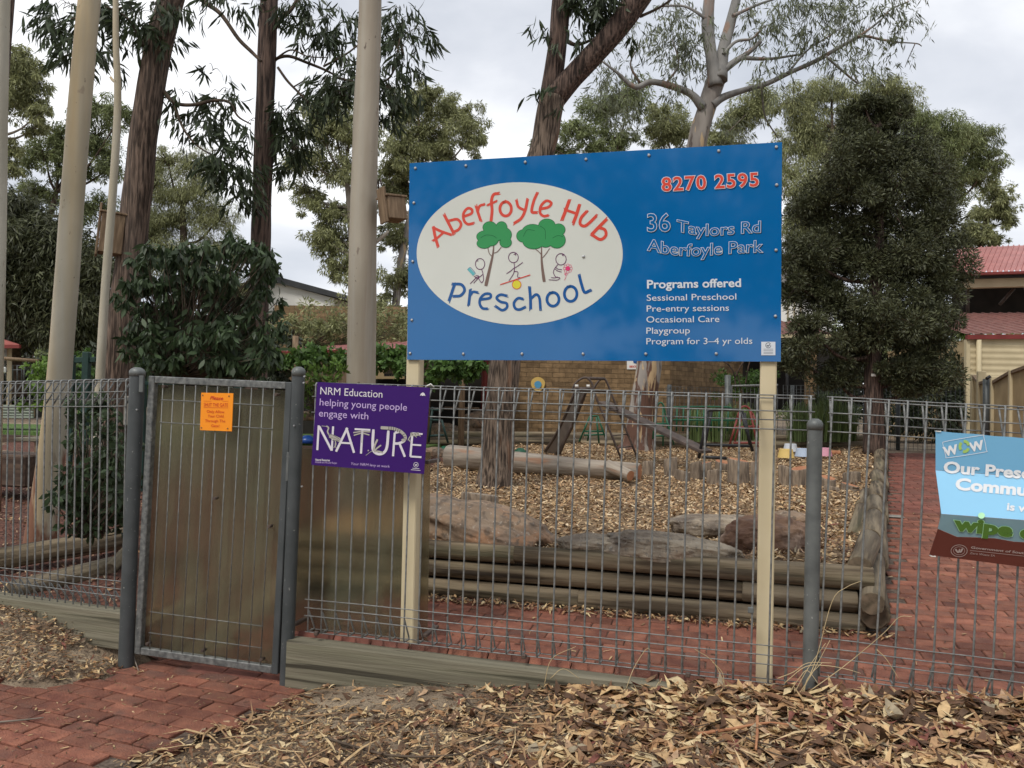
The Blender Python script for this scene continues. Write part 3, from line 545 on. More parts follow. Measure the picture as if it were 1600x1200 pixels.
# ================================================================== PRINT HELPERS
_lift = [0]
def nl(): _lift[0] += 1; return (_lift[0] % 400) * 4e-6
class Print:
    def __init__(s, M): s.M = M
    def poly(s, name, polys, m, parent, lift):
        mb = MB(); l = lift + nl()
        for P in polys: mb.add([s.M(u, v, l) for u, v in P], [tuple(range(len(P)))])
        return mb.build(name, m, parent)
    def ell(s, cx, cy, rx, ry, k=48, rot=0):
        return [(cx + rx * math.cos(t) * math.cos(rot) - ry * math.sin(t) * math.sin(rot), cy + rx * math.cos(t) * math.sin(rot) + ry * math.sin(t) * math.cos(rot)) for t in [2 * math.pi * i / k for i in range(k)]]
    def ribbons(s, name, strokes, m, parent, lift, brush=False, k=6):
        mb = MB()
        for st in strokes:
            pts, w = st[0], st[1]; w = list(w) if hasattr(w, '__len__') else [w] * 2
            P = smooth_path(pts, k) if len(pts) > 2 else [np.array(p, float) for p in pts]
            runs = [(0, w, 0, 0)]
            if brush: runs += [(-.36, [w[0] * .3, w[1] * .3], random.uniform(.2, .9), random.uniform(.1, .8)), (.34, [w[0] * .3, w[1] * .3], random.uniform(.0, .8), random.uniform(.1, .9)), (.0, [w[0] * .3, w[1] * .25], random.uniform(.3, .7), random.uniform(.3, .9))]
            for off, ww, e0, e1 in runs:
                Q = [p.copy() for p in P]; n = len(Q)
                if e0: d = Q[0] - Q[1]; Q[0] = Q[0] + d / (np.linalg.norm(d) + 1e-6) * w[0] * e0
                if e1: d = Q[-1] - Q[-2]; Q[-1] = Q[-1] + d / (np.linalg.norm(d) + 1e-6) * w[0] * e1
                vs = []; l = lift + nl()
                for i in range(n):
                    d = Q[min(i + 1, n - 1)] - Q[max(i - 1, 0)]; d = d / (np.linalg.norm(d) + 1e-9); nn = np.array([-d[1], d[0]])
                    wi = (ww[0] + (ww[1] - ww[0]) * i / (n - 1)); c = Q[i] + nn * off * w[0]
                    if not brush and i in (0, n - 1): wi *= .8
                    for sg in (-.5, .5): q = c + nn * wi * sg; vs.append(s.M(q[0], q[1], l))
                mb.add(vs, [(2 * i, 2 * i + 1, 2 * i + 3, 2 * i + 2) for i in range(n - 1)])
        return mb.build(name, m, parent)
    def text(s, name, body, p0, p1, cap, m, parent, lift, bold=0.0, warp=None, shift=(0, 0), shear=0.0, ref=None, spacing=1.0):
        V, F = glyphs(body, bold, spacing); V = V.copy()
        rv = glyphs(ref, 0)[0] if ref else (glyphs(body, 0, spacing)[0] if bold else V)
        x0, x1 = rv[:, 0].min(), rv[:, 0].max(); p0 = np.array(p0, float); p1 = np.array(p1, float); d = p1 - p0; e = d / np.linalg.norm(d); up = np.array([e[1], -e[0]])
        l = lift + nl(); out = []
        for x, y in V:
            sx = (x - x0) / (x1 - x0); h = y / CAPH * cap; q = p0 + d * sx + up * h + e * shear * h
            if warp: q = q + np.array(warp(sx, h / cap))
            out.append(s.M(q[0] + shift[0], q[1] + shift[1], l))
        iv = sorted((V[list(f), 0].min(), V[list(f), 0].max(), f) for f in F); words = [[]]; end = iv[0][1]     # one mesh per word
        for a, b, f in iv:
            if a > end + .15: words.append([])
            words[-1].append(f); end = max(end, b)
        for fs in words:
            ids = sorted({i for f in fs for i in f}); mp_ = {i: k for k, i in enumerate(ids)}; mb = MB(); mb.add([out[i] for i in ids], [tuple(mp_[i] for i in f) for f in fs]); mb.build(name, m, parent)
_gc = {}
def glyphs(body, bold=0.0, spacing=1.0):
    k = (body, round(bold, 4), spacing)
    if k not in _gc:
        cu = bpy.data.curves.new('t', 'FONT'); cu.body = body; cu.size = 1; cu.offset = bold; cu.resolution_u = 3; cu.space_character = spacing; o = bpy.data.objects.new('t', cu); C.objects.link(o)
        bpy.context.view_layer.update(); me = bpy.data.meshes.new_from_object(o.evaluated_get(bpy.context.evaluated_depsgraph_get()))
        V = np.array([(v.co.x, v.co.y) for v in me.vertices]); F = [tuple(p.vertices) for p in me.polygons]
        bpy.data.objects.remove(o); bpy.data.curves.remove(cu); bpy.data.meshes.remove(me); _gc[k] = (V, F)
    return _gc[k]
_h = glyphs('H')[0]; CAPH = _h[:, 1].max()
# ================================================================== BLUE SIGN
sgn = thing('sign_board', 'big blue preschool sign on two cream posts, white oval picture at left', 'sign', SGN.w(0, 0, float(.1)), 0)
Mb = lambda u, v, l=0: SGN.hit(u, v, -l)
cs = [(640, 255), (1222, 222), (1220, 565), (636, 562)]; mb = MB()
mb.add([SGN.hit(u, v, 0) for u, v in cs] + [SGN.hit(u, v, 0) + SGN.n * .014 for u, v in cs], [(3, 2, 1, 0), (4, 5, 6, 7), (0, 1, 5, 4), (1, 2, 6, 5), (2, 3, 7, 6), (3, 0, 4, 7)])
panel = mb.build('panel', m_blue, sgn)
for (uc, vt, vb) in ((651, 300, 1040), (1205, 280, 1085)):
    a = SGN.hit(uc, vt, .016); b = SGN.hit(uc, vb, .016); t0 = (a - SGN.p0).dot(SGN.t); t1 = (b - SGN.p0).dot(SGN.t)
    Mx = frame_M(SGN.w(t0, .0165, min(b.z, .05) - .1), PSI); MB().bbox(-.04, .04, 0, .08, 0, a.z - min(b.z, .05) + .1, .006).build('post', m_cream, sgn, Mx)
bolt_me = MB().tube([(0, 0, 0), (0, -.004, 0), (0, -.008, 0)], [.0085, .0085, .004], 10).mesh('bolt', m_steel)
for (u, v) in [(649, 263), (728, 259), (820.7, 253.5), (915.6, 249), (1014, 242.7), (1123, 236), (1213, 230), (646.8, 317), (645, 408.5), (643.6, 500), (912, 401), (1213.5, 289), (1212.5, 391), (1211.5, 494), (641, 552), (724, 553), (815.6, 553), (911, 553), (1009, 553), (1119, 552.7)]:
    objm('bolt', bolt_me, sgn, Matrix.Translation(SGN.hit(u, v, -.001)) @ Matrix.Rotation(-PSI, 4, 'Z'))
PR = Print(Mb)
def c5(x, y): return (640 + x * .2125, 270 + y * .2125)
def c5s(st): return [([c5(*p) for p in pts], (w * .2125 if not hasattr(w, '__len__') else [x * .2125 for x in w])) for pts, w in st]
def e5(cx, cy, rx, ry, k=24): x, y = c5(cx, cy); return PR.ell(x, y, rx * .2125, ry * .2125, k)
PR.poly('oval_panel', [PR.ell(812, 396.2, 161, 111.4, 96, rad(.3))], m_oval, panel, .0012)
def loop(cx, cy, rx, ry, a0=-100, rot=0, sweep=375, k=14):
    out = []
    for i in range(k + 1):
        t = rad(a0 + sweep * i / k); x, y = rx * math.cos(t), ry * math.sin(t); r = rad(rot); out.append((cx + x * math.cos(r) - y * math.sin(r), cy + x * math.sin(r) + y * math.cos(r)))
    return out
RW5 = 21
red = [([(208, 538), (188, 470), (176, 405)], 22), ([(172, 402), (235, 432), (303, 455)], 20), ([(176, 498), (212, 472), (250, 438)], 18),
       ([(258, 315), (290, 378), (322, 440)], 22), ([(322, 436), (362, 415), (378, 375), (350, 342), (300, 350)], 20),
       ([(398, 322), (455, 298), (455, 268), (425, 262), (396, 300), (400, 350), (428, 378), (466, 372)], 20),
       ([(490, 248), (505, 300), (522, 350)], 21), ([(500, 285), (515, 245), (550, 232)], 19),
       ([(650, 152), (618, 160), (602, 205), (606, 280), (598, 358)], 22), ([(574, 238), (640, 208)], 17),
       (loop(706, 265, 42, 52, -115), 21),
       ([(786, 204), (800, 250), (838, 272)], 20), ([(866, 200), (850, 275), (820, 335), (770, 370)], 21),
       ([(936, 154), (912, 210), (898, 285), (932, 292)], 21),
       ([(962, 266), (1020, 252), (1042, 222), (1005, 206), (965, 245), (960, 295), (985, 318), (1018, 314)], 20),
       ([(1172, 208), (1148, 275), (1124, 338)], 24), ([(1248, 238), (1228, 305), (1204, 368)], 24), ([(1146, 272), (1226, 300)], 20),
       ([(1302, 284), (1262, 330), (1254, 375), (1285, 392), (1325, 365), (1372, 318)], 22),
       ([(1446, 344), (1385, 405), (1340, 452)], 24), ([(1392, 402), (1436, 420), (1442, 462), (1402, 490), (1345, 458)], 22)]
PR.ribbons('red_lettering', c5s(red), m_pr_red, panel, .0022, True)
blu = [([(332, 815), (312, 875), (290, 940)], 22), ([(322, 818), (380, 822), (404, 862), (375, 902), (325, 908)], 21),
       ([(446, 862), (440, 920), (434, 970)], 21), ([(444, 905), (466, 876), (498, 880)], 19),
       ([(524, 932), (590, 920), (592, 892), (552, 892), (520, 925), (516, 965), (536, 996), (572, 1000)], 20),
       ([(712, 904), (668, 896), (640, 920), (668, 948), (712, 960), (714, 992), (680, 1010), (636, 984)], 20),
       ([(834, 928), (798, 922), (768, 955), (775, 994), (806, 1006), (846, 990)], 20),
       ([(882, 846), (888, 920), (890, 1000)], 22), ([(896, 922), (930, 895), (954, 920), (962, 1000)], 20),
       (loop(1054, 930, 44, 50, -110), 21), (loop(1184, 890, 46, 55, -110), 21), ([(1248, 756), (1264, 820), (1286, 878), (1322, 868)], 22)]
PR.ribbons('blue_lettering', c5s(blu), m_pr_blue, panel, .0022, True)
tl_ = [(590, 402, 50, 42), (676, 404, 40, 44), (702, 455, 46, 48), (562, 470, 68, 44), (600, 488, 52, 48), (706, 512, 42, 36), (548, 520, 52, 34), (640, 450, 50, 50)]
tr_ = [(905, 436, 78, 56), (1010, 388, 60, 48), (1096, 418, 46, 42), (834, 464, 46, 44), (912, 506, 78, 52), (1082, 494, 62, 58), (1040, 450, 68, 64), (1000, 500, 50, 46)]
for _st in ([0, 1, 2], [3, 4, 5]): PR.ribbons('tree_trunk', c5s([[([(620, 515), (612, 600), (590, 700), (560, 832)], [7, 26]), ([(575, 550), (585, 590), (606, 616)], 6), ([(675, 545), (645, 580), (614, 592)], 6), ([(970, 545), (970, 620), (976, 700), (990, 802)], [7, 24]), ([(924, 560), (950, 580), (968, 602)], 6), ([(1030, 555), (1005, 592), (978, 625)], 6)][i] for i in _st]), m_pr_trunk, panel, .0022)
PR.poly('tree_crown_outline', [e5(a, b, c + 4, d + 4) for a, b, c, d in tl_ + tr_], m_pr_dkgreen, panel, .0024)
for a, b, c, d in tl_ + tr_: PR.poly('tree_crown', [e5(a, b, c, d)], m_pr_green, panel, .0027)
PR.ribbons('leaf_lines', c5s([([(520, 480), (560, 458), (610, 462), (640, 480)], 4), ([(835, 470), (865, 420), (920, 425)], 4), ([(958, 390), (995, 420), (998, 490)], 4), ([(1050, 480), (1090, 462), (1130, 470)], 4)]), m_pr_dkgreen, panel, .0031)
pw = 5
SF_ = [(loop(518, 670, 34, 40), pw), ([(530, 710), (540, 745), (543, 790), (528, 810)], pw), ([(540, 745), (505, 770), (472, 760)], pw), ([(492, 768), (470, 790), (445, 816)], pw), ([(505, 775), (488, 792), (470, 812)], pw), ([(500, 758), (515, 790), (530, 810)], pw), ([(478, 764), (500, 780), (510, 760), (485, 755)], pw), ([(495, 650), (505, 645)], pw),
    (loop(763, 622, 36, 38), pw), ([(768, 660), (771, 700), (764, 740), (730, 795)], pw), ([(770, 702), (800, 682), (832, 658)], pw), ([(768, 700), (742, 722), (712, 742)], pw), ([(768, 725), (796, 730), (794, 765), (814, 770)], pw), ([(765, 600), (780, 595), (778, 608)], pw),
    (loop(1113, 635, 38, 42), pw), ([(1090, 674), (1066, 705), (1058, 735), (1075, 765), (1105, 772), (1085, 788), (1022, 786)], pw), ([(1075, 695), (1092, 708), (1120, 712)], pw), ([(1070, 708), (1090, 722), (1118, 730)], pw), ([(1040, 770), (1068, 772), (1090, 765)], pw), ([(1120, 605), (1132, 600), (1126, 612)], pw)]
for _a, _b in ((0, 8), (8, 14), (14, 20)): PR.ribbons('stick_figure', c5s(SF_[_a:_b]), m_pr_purple, panel, .0024)
PR.poly('book', [[c5(424, 712), c5(440, 696), c5(482, 742), c5(466, 758)]], m_pr_cyan, panel, .0024)
PR.ribbons('book_edge', c5s([([(440, 696), (452, 700), (486, 740)], 3), ([(424, 712), (440, 696)], 3)]), m_pr_blue, panel, .0026)
PR.poly('ball_rim', [e5(787, 822, 35, 35)], m_pr_red, panel, .0023); PR.poly('ball', [e5(787, 822, 30, 30)], m_pr_yel, panel, .0026)
PR.ribbons('see_saw', c5s([([(666, 822), (888, 750)], 9)]), m_pr_red, panel, .0029)
PR.ribbons('flower_petals', c5s([(loop(1163 + 24 * math.cos(a), 703 + 24 * math.sin(a), 10, 10, k=8), 2.5) for a in [i * 2 * math.pi / 8 for i in range(8)]] + [([(1140, 735), (1150, 762), (1138, 790)], 3), (loop(1150, 745, 10, 7, k=8), 3)]), m_pr_pink, panel, .0024)
PR.poly('flower_centre', [e5(1163, 703, 17, 17)], m_pr_pink, panel, .0026)
# phone number, address, programs
def outlined(body, p0, p1, cap, face, edge, bo, warp=None, sh=True, base=0.0, spacing=1.0):
    if sh: PR.text('letter_shadow', body, p0, p1, cap, m_pr_dk, panel, .0014, bo + base, warp, (.9, .9), spacing=spacing)
    PR.text('letter_edge', body, p0, p1, cap, edge, panel, .0018, bo + base, warp, spacing=spacing); PR.text('lettering', body, p0, p1, cap, face, panel, .0024, base, warp, spacing=spacing)
outlined('8270 2595', (1035, 298.5), (1185, 290.5), 20.5, m_pr_red, m_pr_w, .028, base=.022, spacing=1.12)
outlined('36', (1012, 361.5), (1047, 361), 27, m_blue, m_pr_w, .022, base=.004)
wv1 = lambda s, h: (0, 4.6 * math.sin(s * math.pi * 1.05) * (1.0) + (2.5 * math.sin(s * math.pi * 2)))
outlined('Taylors Rd', (1058, 361), (1188, 363), 17.5, m_blue, m_pr_w, .026, lambda s, h: (0, 5.5 * math.sin(s * math.pi) + 1.5 * math.sin(s * 2 * math.pi)), base=.004)
outlined('Aberfoyle Park', (1012, 391), (1191, 394), 18, m_blue, m_pr_w, .026, lambda s, h: (0, 6.5 * math.sin(s * math.pi) + 2.2 * math.sin(s * 2 * math.pi)), base=.004)
for body, p0, p1, cap, bo in (('Programs offered', (1011.5, 450.5), (1157.5, 448), 12.6, .022), ('Sessional Preschool', (1010.5, 470), (1150.5, 468), 9.6, 0), ('Pre-entry sessions', (1010.5, 487), (1139, 485.5), 9.6, 0), ('Occasional Care', (1010, 504), (1124, 503), 9.6, 0), ('Playgroup', (1010, 521.5), (1078, 520.8), 9.6, 0), ('Program for 3–4 yr olds', (1010, 538), (1175.5, 537.2), 9.6, 0)):
    PR.text('lettering', body, p0, p1, cap, m_pr_w, panel, .0018, bo)
PR.poly('sticker', [[(1189.5, 534), (1211.5, 534), (1211.5, 555), (1189.5, 555)]], m_pr_w, panel, .0015)
PR.ribbons('emblem', [(PR.ell(1200.5, 539.5, 4, 4, 12), .8), ([(1198.5, 539), (1200, 541), (1203, 538)], 1.2)] + [([(1193, y), (1208, y)], .6) for y in (545.5, 548, 550.5, 552.5)], m_pr_dk, panel, .002)
# ================================================================== VIOLET SIGN ON THE FENCE
def board(name, corners, pln, n0, th, m):
    mb = MB(); mb.add([pln.hit(u, v, n0) for u, v in corners] + [pln.hit(u, v, n0) + pln.n * th for u, v in corners], [(3, 2, 1, 0), (4, 5, 6, 7), (0, 1, 5, 4), (1, 2, 6, 5), (2, 3, 7, 6), (3, 0, 4, 7)])
    return mb.build(name, m)
vs_ = board('fence_sign', [(495.8, 596.8), (672, 605.5), (662.3, 740.8), (486.3, 726.3)], FEN, -.024, .004, m_vio)
tag(vs_, 'violet NATURE education sign tied to the mesh fence just right of the gate', 'sign')
PV = Print(lambda u, v, l=0: FEN.hit(u, v, -.024 - l))
c7 = lambda x, y: (480 + x * .15, 580 + y * .15)
for body, a, b, cap, m_, bo in (('NRM Education', (135, 240), (782, 276), 76, m_vio_t, 0), ('helping young people', (128, 355), (1038, 412), 72, m_vio_l, 0), ('engage with', (120, 470), (635, 503), 72, m_vio_l, 0), ('Your NRM levy at work', (452, 975), (858, 1005), 27, m_vio_l, 0)):
    PV.text('lettering', body, c7(*a), c7(*b), cap * .15, m_, vs_, .001, bo, shear=.12 if 'levy' in body else 0)
PV.text('lettering', 'Natural Resources', c7(85, 932), c7(235, 938), 3.2, m_vio_t, vs_, .001, .02); PV.text('lettering', 'Adelaide and Mt Lofty Ranges', c7(82, 955), c7(308, 966), 3, m_vio_l, vs_, .001)
s7 = lambda st: [([c7(*p) for p in pts], w * .15) for pts, w in st]
nat = [([(120, 565), (105, 822)], 27), ([(125, 575), (255, 825)], 30), ([(270, 575), (256, 828)], 26), ([(300, 838), (418, 590)], 30), ([(408, 590), (488, 850)], 30), ([(345, 745), (470, 752)], 24),
       ([(494, 603), (658, 612)], 24), ([(575, 612), (560, 858)], 28), ([(690, 606), (682, 760), (692, 830), (740, 862), (795, 850), (830, 790), (846, 618)], 28),
       ([(912, 640), (894, 886)], 28), ([(912, 640), (975, 632), (1018, 670), (1010, 725), (950, 752), (905, 752)], 26), ([(960, 750), (1018, 892)], 30), ([(1096, 648), (1075, 890)], 28), ([(1096, 645), (1202, 655)], 22), ([(1088, 765), (1188, 772)], 22), ([(1075, 888), (1190, 896)], 24)]
PV.ribbons('large_letters', s7(nat), m_vio_t, vs_, .0014)
PV.ribbons('heron', s7([([(150, 570), (205, 575)], 6), ([(200, 570), (222, 590), (212, 630), (232, 670)], 15), ([(232, 670), (280, 690), (345, 720)], [50, 10] and 44), ([(285, 715), (300, 760), (275, 800)], 8), ([(300, 715), (290, 770), (300, 800)], 7)]), m_anim, vs_, .002)
PV.ribbons('heron_lines', s7([([(222, 660), (270, 665), (340, 712)], 4), ([(225, 690), (270, 722), (330, 722)], 4), ([(250, 690), (320, 712)], 3)]), m_animdk, vs_, .0026)
PV.ribbons('dragonfly', s7([([(480, 640), (560, 628)], 16), ([(485, 668), (560, 645)], 16), ([(580, 628), (658, 632)], 16), ([(580, 645), (648, 665)], 16), ([(572, 615), (568, 745)], 9)]), m_anim, vs_, .002)
PV.ribbons('lizard', s7([([(765, 588), (830, 592), (900, 598), (970, 625), (1015, 670), (1020, 705), (985, 725)], 32)]), m_anim, vs_, .002)
PV.ribbons('lizard_stripes', s7([([(x, y - 18), (x + dx, y + 18)], 7) for x, y, dx in ((850, 594, 0), (875, 596, 0), (900, 599, -2), (925, 606, -6), (948, 616, -10), (970, 628, -14))] + [([(1005 + 12, 652), (985, 668)], 6), ([(1030, 680), (1000, 685)], 6), ([(1028, 708), (1000, 700)], 6)]), m_animdk, vs_, .0026)
PV.ribbons('leaves', s7([([(690, 830), (705, 770), (732, 710)], 20), ([(700, 830), (730, 800), (770, 770)], 16), ([(695, 838), (740, 835), (790, 850)], 16), ([(690, 830), (660, 840), (610, 878)], 5), ([(640, 820), (632, 832)], 14)]), m_anim, vs_, .002)
PV.ribbons('frog', s7([([(1075, 655), (1120, 660), (1165, 652)], 34), ([(1090, 660), (1065, 690), (1050, 720)], 10), ([(1120, 670), (1140, 690)], 9), ([(1165, 660), (1180, 680)], 9), ([(1060, 715), (1080, 740)], 12)]), m_anim, vs_, .002)
PV.ribbons('frog_spots', s7([([(1085, 648), (1100, 665)], 6), ([(1120, 645), (1130, 668)], 6), ([(1150, 645), (1158, 660)], 6)]), m_animdk, vs_, .0026)
PV.poly('turtle_emblem', [[c7(1175, 255), c7(1185, 232), c7(1205, 220), c7(1222, 232), c7(1232, 258), c7(1215, 252), c7(1200, 258), c7(1190, 250)]], m_vio_t, vs_, .001)
PV.ribbons('round_emblem', [([c7(1133 + 24 * math.cos(a), 975 + 24 * math.sin(a)) for a in np.linspace(0, 6.4, 14)], .7), ([c7(1122, 972), c7(1132, 980), c7(1145, 970)], 1.6), ([c7(1096, 1010), c7(1168, 1016)], 1), ([c7(1080, 1026), c7(1180, 1034)], 1)], m_vio_t, vs_, .001)
MB().tube([FEN.hit(667, 603, -.03), FEN.hit(673, 600, -.03), FEN.hit(678, 605, -.01)], .004, 6).build('cable_tie', m_white, vs_)
# ================================================================== ORANGE NOTICE ON THE GATE
GP = Plane((FEN.w(0, -.01, 0).x, FEN.w(0, -.01, 0).y, 0), PSI)
on = board('gate_notice', [(314.5, 613.5), (364.5, 614.5), (362, 674), (312.5, 672)], GP, -.008, .004, m_orange); tag(on, 'small orange SHUT THE GATE notice bolted on the gate mesh', 'notice')
PO = Print(lambda u, v, l=0: GP.hit(u, v, -.008 - l)); c6 = lambda x, y: (295 + x * .075, 600 + y * .075)
for body, a, b, cap, bo, shr in (('Please', (440, 325), (705, 335), 76, .012, .3), ('SHUT THE GATE', (310, 465), (815, 475), 72, 0, 0), ('Only Allow', (375, 600), (742, 610), 58, 0, 0), ('Your Child', (395, 695), (722, 700), 58, 0, 0), ('Through The', (338, 795), (760, 800), 58, 0, 0), ('Gate!', (466, 895), (635, 902), 56, 0, 0)):
    PO.text('lettering', body, c6(*a), c6(*b), cap * .075, m_orange_t, on, .0008, bo, shear=shr)
PO.ribbons('rule_line', [([c6(305, 355), c6(470, 358)], .5), ([c6(700, 358), c6(820, 362)], .5), ([c6(310, 488), c6(820, 498)], .6)], m_orange_t, on, .0008)
for x, y in ((293, 237), (838, 253), (265, 912), (812, 928)):
    p = GP.hit(*c6(x, y), -.009); MB().tube([p, p - GP.n * .003], .004, 8).build('bolt', m_rust, on)
# ================================================================== FOLDED BANNER
BN = [(660, -.026), (735, -.034), (806, -.135), (905, -.03)]      # crease rows at the left edge (pixel row, distance in front of the fence)
def bannerM(u, v, l=0):
    vv = v - (u - 1465) * .075; rows = [b[0] for b in BN]; n = float(np.interp(vv, rows, [b[1] for b in BN])); return FEN.hit(u, v, n - l)
ban = thing('banner', 'folded blue and maroon recycling banner tied to the fence at the right', 'banner', FEN.hit(1465, 870, -.03), 0)
PN = Print(bannerM)
def strip(name, top, bot, m, l=0, th=.004):
    mb = MB(); k = len(top); vs = [bannerM(*p, l) for p in top] + [bannerM(*p, l) for p in bot]; vs += [v + FEN.n * th for v in vs]
    fs = [(k + i, k + i + 1, i + 1, i) for i in range(k - 1)] + [(2 * k + i, 2 * k + i + 1, 3 * k + i + 1, 3 * k + i) for i in range(k - 1)] + [(0, k, 3 * k, 2 * k), (0 + k - 1, 3 * k - 1, 4 * k - 1, 2 * k - 1)]
    for i in range(k - 1): fs += [(i, i + 1, 2 * k + i + 1, 2 * k + i), (k + i, k + i + 1, 3 * k + i + 1, 3 * k + i)]
    return mb.add(vs, fs).build(name, m, ban)
us = [0, 30, 60, 90, 120, 150, 190, 230, 270]
def row(u0, v0, wav=0): return [(u0 + x * (1 - .0 * x), v0 + x * .075 + wav * math.sin(x * .045 + 1)) for x in us]
strip('upper_fold', [(1462 + x, 673 + x * .082 + (.8 if i % 2 else 0)) for i, x in enumerate(us)], row(1462, 734.5), m_bup)
midf = strip('middle_fold', row(1462, 735), [(1471 + x * .966, 803 + x * .072) for x in us], m_bmid)
strip('lower_fold', [(1471 + x * .966, 803.6 + x * .072) for x in us], [(1465.5 + x * .99, 826 + 10 * min(1, x / 35) + x * .072 + 2 * math.sin(x * .06)) for x in us], m_blo)
strip('bottom_band', [(1465.5 + x * .99, 826.5 + 10 * min(1, x / 35) + x * .072 + 2 * math.sin(x * .06)) for x in us], [(1452 + x * 1.04, 867 + x * .135) for x in us], m_bbr)
c8 = lambda x, y: (1440 + x * .2, 660 + y * .2)
for body, a, b, cap, m_, bo, l in (('Our Preschool', (175, 390), (1130, 462), 84, m_bt, .035, .003), ('Community', (268, 522), (1080, 596), 86, m_bt, .04, .002), ('is w', (668, 684), (835, 702), 56, m_bt, .03, .002)):
    PN.text('lettering', body, c8(*a), c8(*b), cap * .2, m_, ban, l, bo)
PN.text('lettering_edge', 'wipe o', c8(262, 838), c8(885, 915), 100 * .2, m_bpg, ban, .0015, .075); PN.text('lettering', 'wipe o', c8(262, 838), c8(885, 915), 100 * .2, m_bgd, ban, .0028, .05)
PN.poly('letter_dot', [[c8(468 + 27 * math.cos(a), 728 + 24 * math.sin(a)) for a in np.linspace(0, 6.2, 18)]], m_bpg, ban, .008)
PN.ribbons('logo_box', [([c8(*p) for p in ((165, 165), (190, 148), (460, 102), (485, 112), (505, 215), (490, 232), (215, 275), (190, 262), (165, 165))], .8)], m_bt, ban, .002, k=3)
PN.text('lettering', 'W', c8(183, 262), c8(285, 240), 66 * .2, m_bt, ban, .002, .05); PN.text('lettering', 'W', c8(385, 228), c8(487, 206), 66 * .2, m_bt, ban, .002, .05)
PN.ribbons('recycling_arrows', [([c8(334 + 34 * math.cos(rad(a)), 188 + 40 * math.sin(rad(a))) for a in np.linspace(s_, s_ + 88, 6)], 4.6) for s_ in (-100, 20, 140)], m_bg, ban, .002)
PN.ribbons('round_emblem', [([c8(293 + 63 * math.cos(a), 1003 + 46 * math.sin(a)) for a in np.linspace(0, 6.3, 26)], .9), ([c8(293 + 44 * math.cos(a), 1003 + 31 * math.sin(a)) for a in np.linspace(0, 6.3, 20)], .6), ([c8(265, 990), c8(285, 1015), c8(300, 990)], 2.6), ([c8(320, 985), c8(305, 1012), c8(290, 1000)], 2.6)], m_bline, ban, .0016)
PN.text('lettering', 'Government of South Australia', c8(385, 985), c8(1010, 1052), 3.6, m_bline, ban, .0016, .02, shear=.15); PN.text('lettering', 'Zero Waste SA', c8(376, 1028), c8(572, 1050), 3.2, m_bline, ban, .0016, shear=.15)
PN.ribbons('rule_line', [([c8(378, 1000), c8(1000, 1066)], .8)], m_bline, ban, .0016)
for (u, v) in ((1463.5, 674), (1455, 869)):
    p = bannerM(u, v); MB().tube([p + FEN.n * .03, p - FEN.n * .006, p + FEN.t * .016 - FEN.n * .006, p + FEN.t * .02 + FEN.n * .02], .003, 6).build('cable_tie', m_white, ban)
# ================================================================== LOGS, STUMPS, ROCKS
def axis_M(A, B):
    x = (B - A).normalized(); z = Vector((0, 0, 1)); y = z.cross(x); y = y.normalized() if y.length > 1e-4 else Vector((0, 1, 0)); z = x.cross(y)
    return Matrix(((x.x, y.x, z.x, A.x), (x.y, y.y, z.y, A.y), (x.z, y.z, z.z, A.z), (0, 0, 0, 1)))
_ls = [0]
def log(name, A, B, r, m=None, end=None, parent=None, r2=None, jit=.06, sides=18, seg=None):
    A, B = Vector(A), Vector(B); Lg = (B - A).length; seg = seg or max(3, int(Lg / .22)); _ls[0] += 1.7; r2 = r2 or r; mb = MB(); vs = []
    for i in range(-1, seg + 2):
        ii = min(max(i, 0), seg); f = ii / seg; rr = r + (r2 - r) * f
        if i == -1 or i == seg + 1: rr *= .9; x = Lg * f + (-.008 if i < 0 else .008)
        else: x = Lg * f
        for k in range(sides):
            th = 2 * math.pi * k / sides; q = rr * (1 + jit * noise.noise(Vector((math.cos(th) * 1.2 + _ls[0], math.sin(th) * 1.2, x * 1.6))) + jit * .3 * noise.noise(Vector((math.cos(th) * 6 + _ls[0], math.sin(th) * 6, x * .8))))
            w = rr * .12 * math.sin(x * 1.1 + _ls[0]); vs.append((x, math.cos(th) * q + w, math.sin(th) * q))
    n = seg + 3
    fs = [(i * sides + k, i * sides + (k + 1) % sides, (i + 1) * sides + (k + 1) % sides, (i + 1) * sides + k) for i in range(n - 1) for k in range(sides)]
    mb.add(vs, fs, 0, True); mb.f += [tuple(range(sides))[::-1], tuple((n - 1) * sides + k for k in range(sides))]; mb.m += [1, 1]; mb.sm += [False, False]
    return mb.build(name, [m or m_log, end or m_endgrain], parent, axis_M(A, B))
wall_f = thing('log_retaining_wall', 'three high grey log wall along the red brick path, in front of the bark', 'log wall', w3(0, 1.12, .16), 0, 'log walls round the bark bed')
def FL(t, n, z): return w3(t, n, z)
nW = 1.13
def tz_of(u, v, n): r = ray(u, v); P = FEN.hit(u, v, n); return (P - FEN.p0).dot(FEN.t)
tj3, tj2, tj1 = tz_of(797, 858, nW), tz_of(1160, 930, nW), tz_of(905, 930, nW); tend = tz_of(1362, 930, nW)
zb0 = .165
log('log', FL(-2.0, nW, zb0 + .06), FL(tj1 - .006, nW, zb0 + .045), .062, parent=wall_f)
log('log', FL(tj1 + .006, nW, zb0 + .045), FL(tend - .05, nW - .01, zb0 + .035), .063, parent=wall_f)
log('log', FL(-2.0, nW + .01, zb0 + .185), FL(tj2 - .006, nW + .005, zb0 + .175), .058, r2=.06, parent=wall_f)
log('log', FL(tj2 + .006, nW + .005, zb0 + .18), FL(tend - .09, nW, zb0 + .165), .068, parent=wall_f)
log('log', FL(-2.0, nW + .015, zb0 + .31), FL(tj3 + .03, nW + .01, zb0 + .305), .06, parent=wall_f)
log('log', FL(tj3, nW + .012, zb0 + .31), FL(tend + .0, nW + .01, zb0 + .31), .056, r2=.074, parent=wall_f)
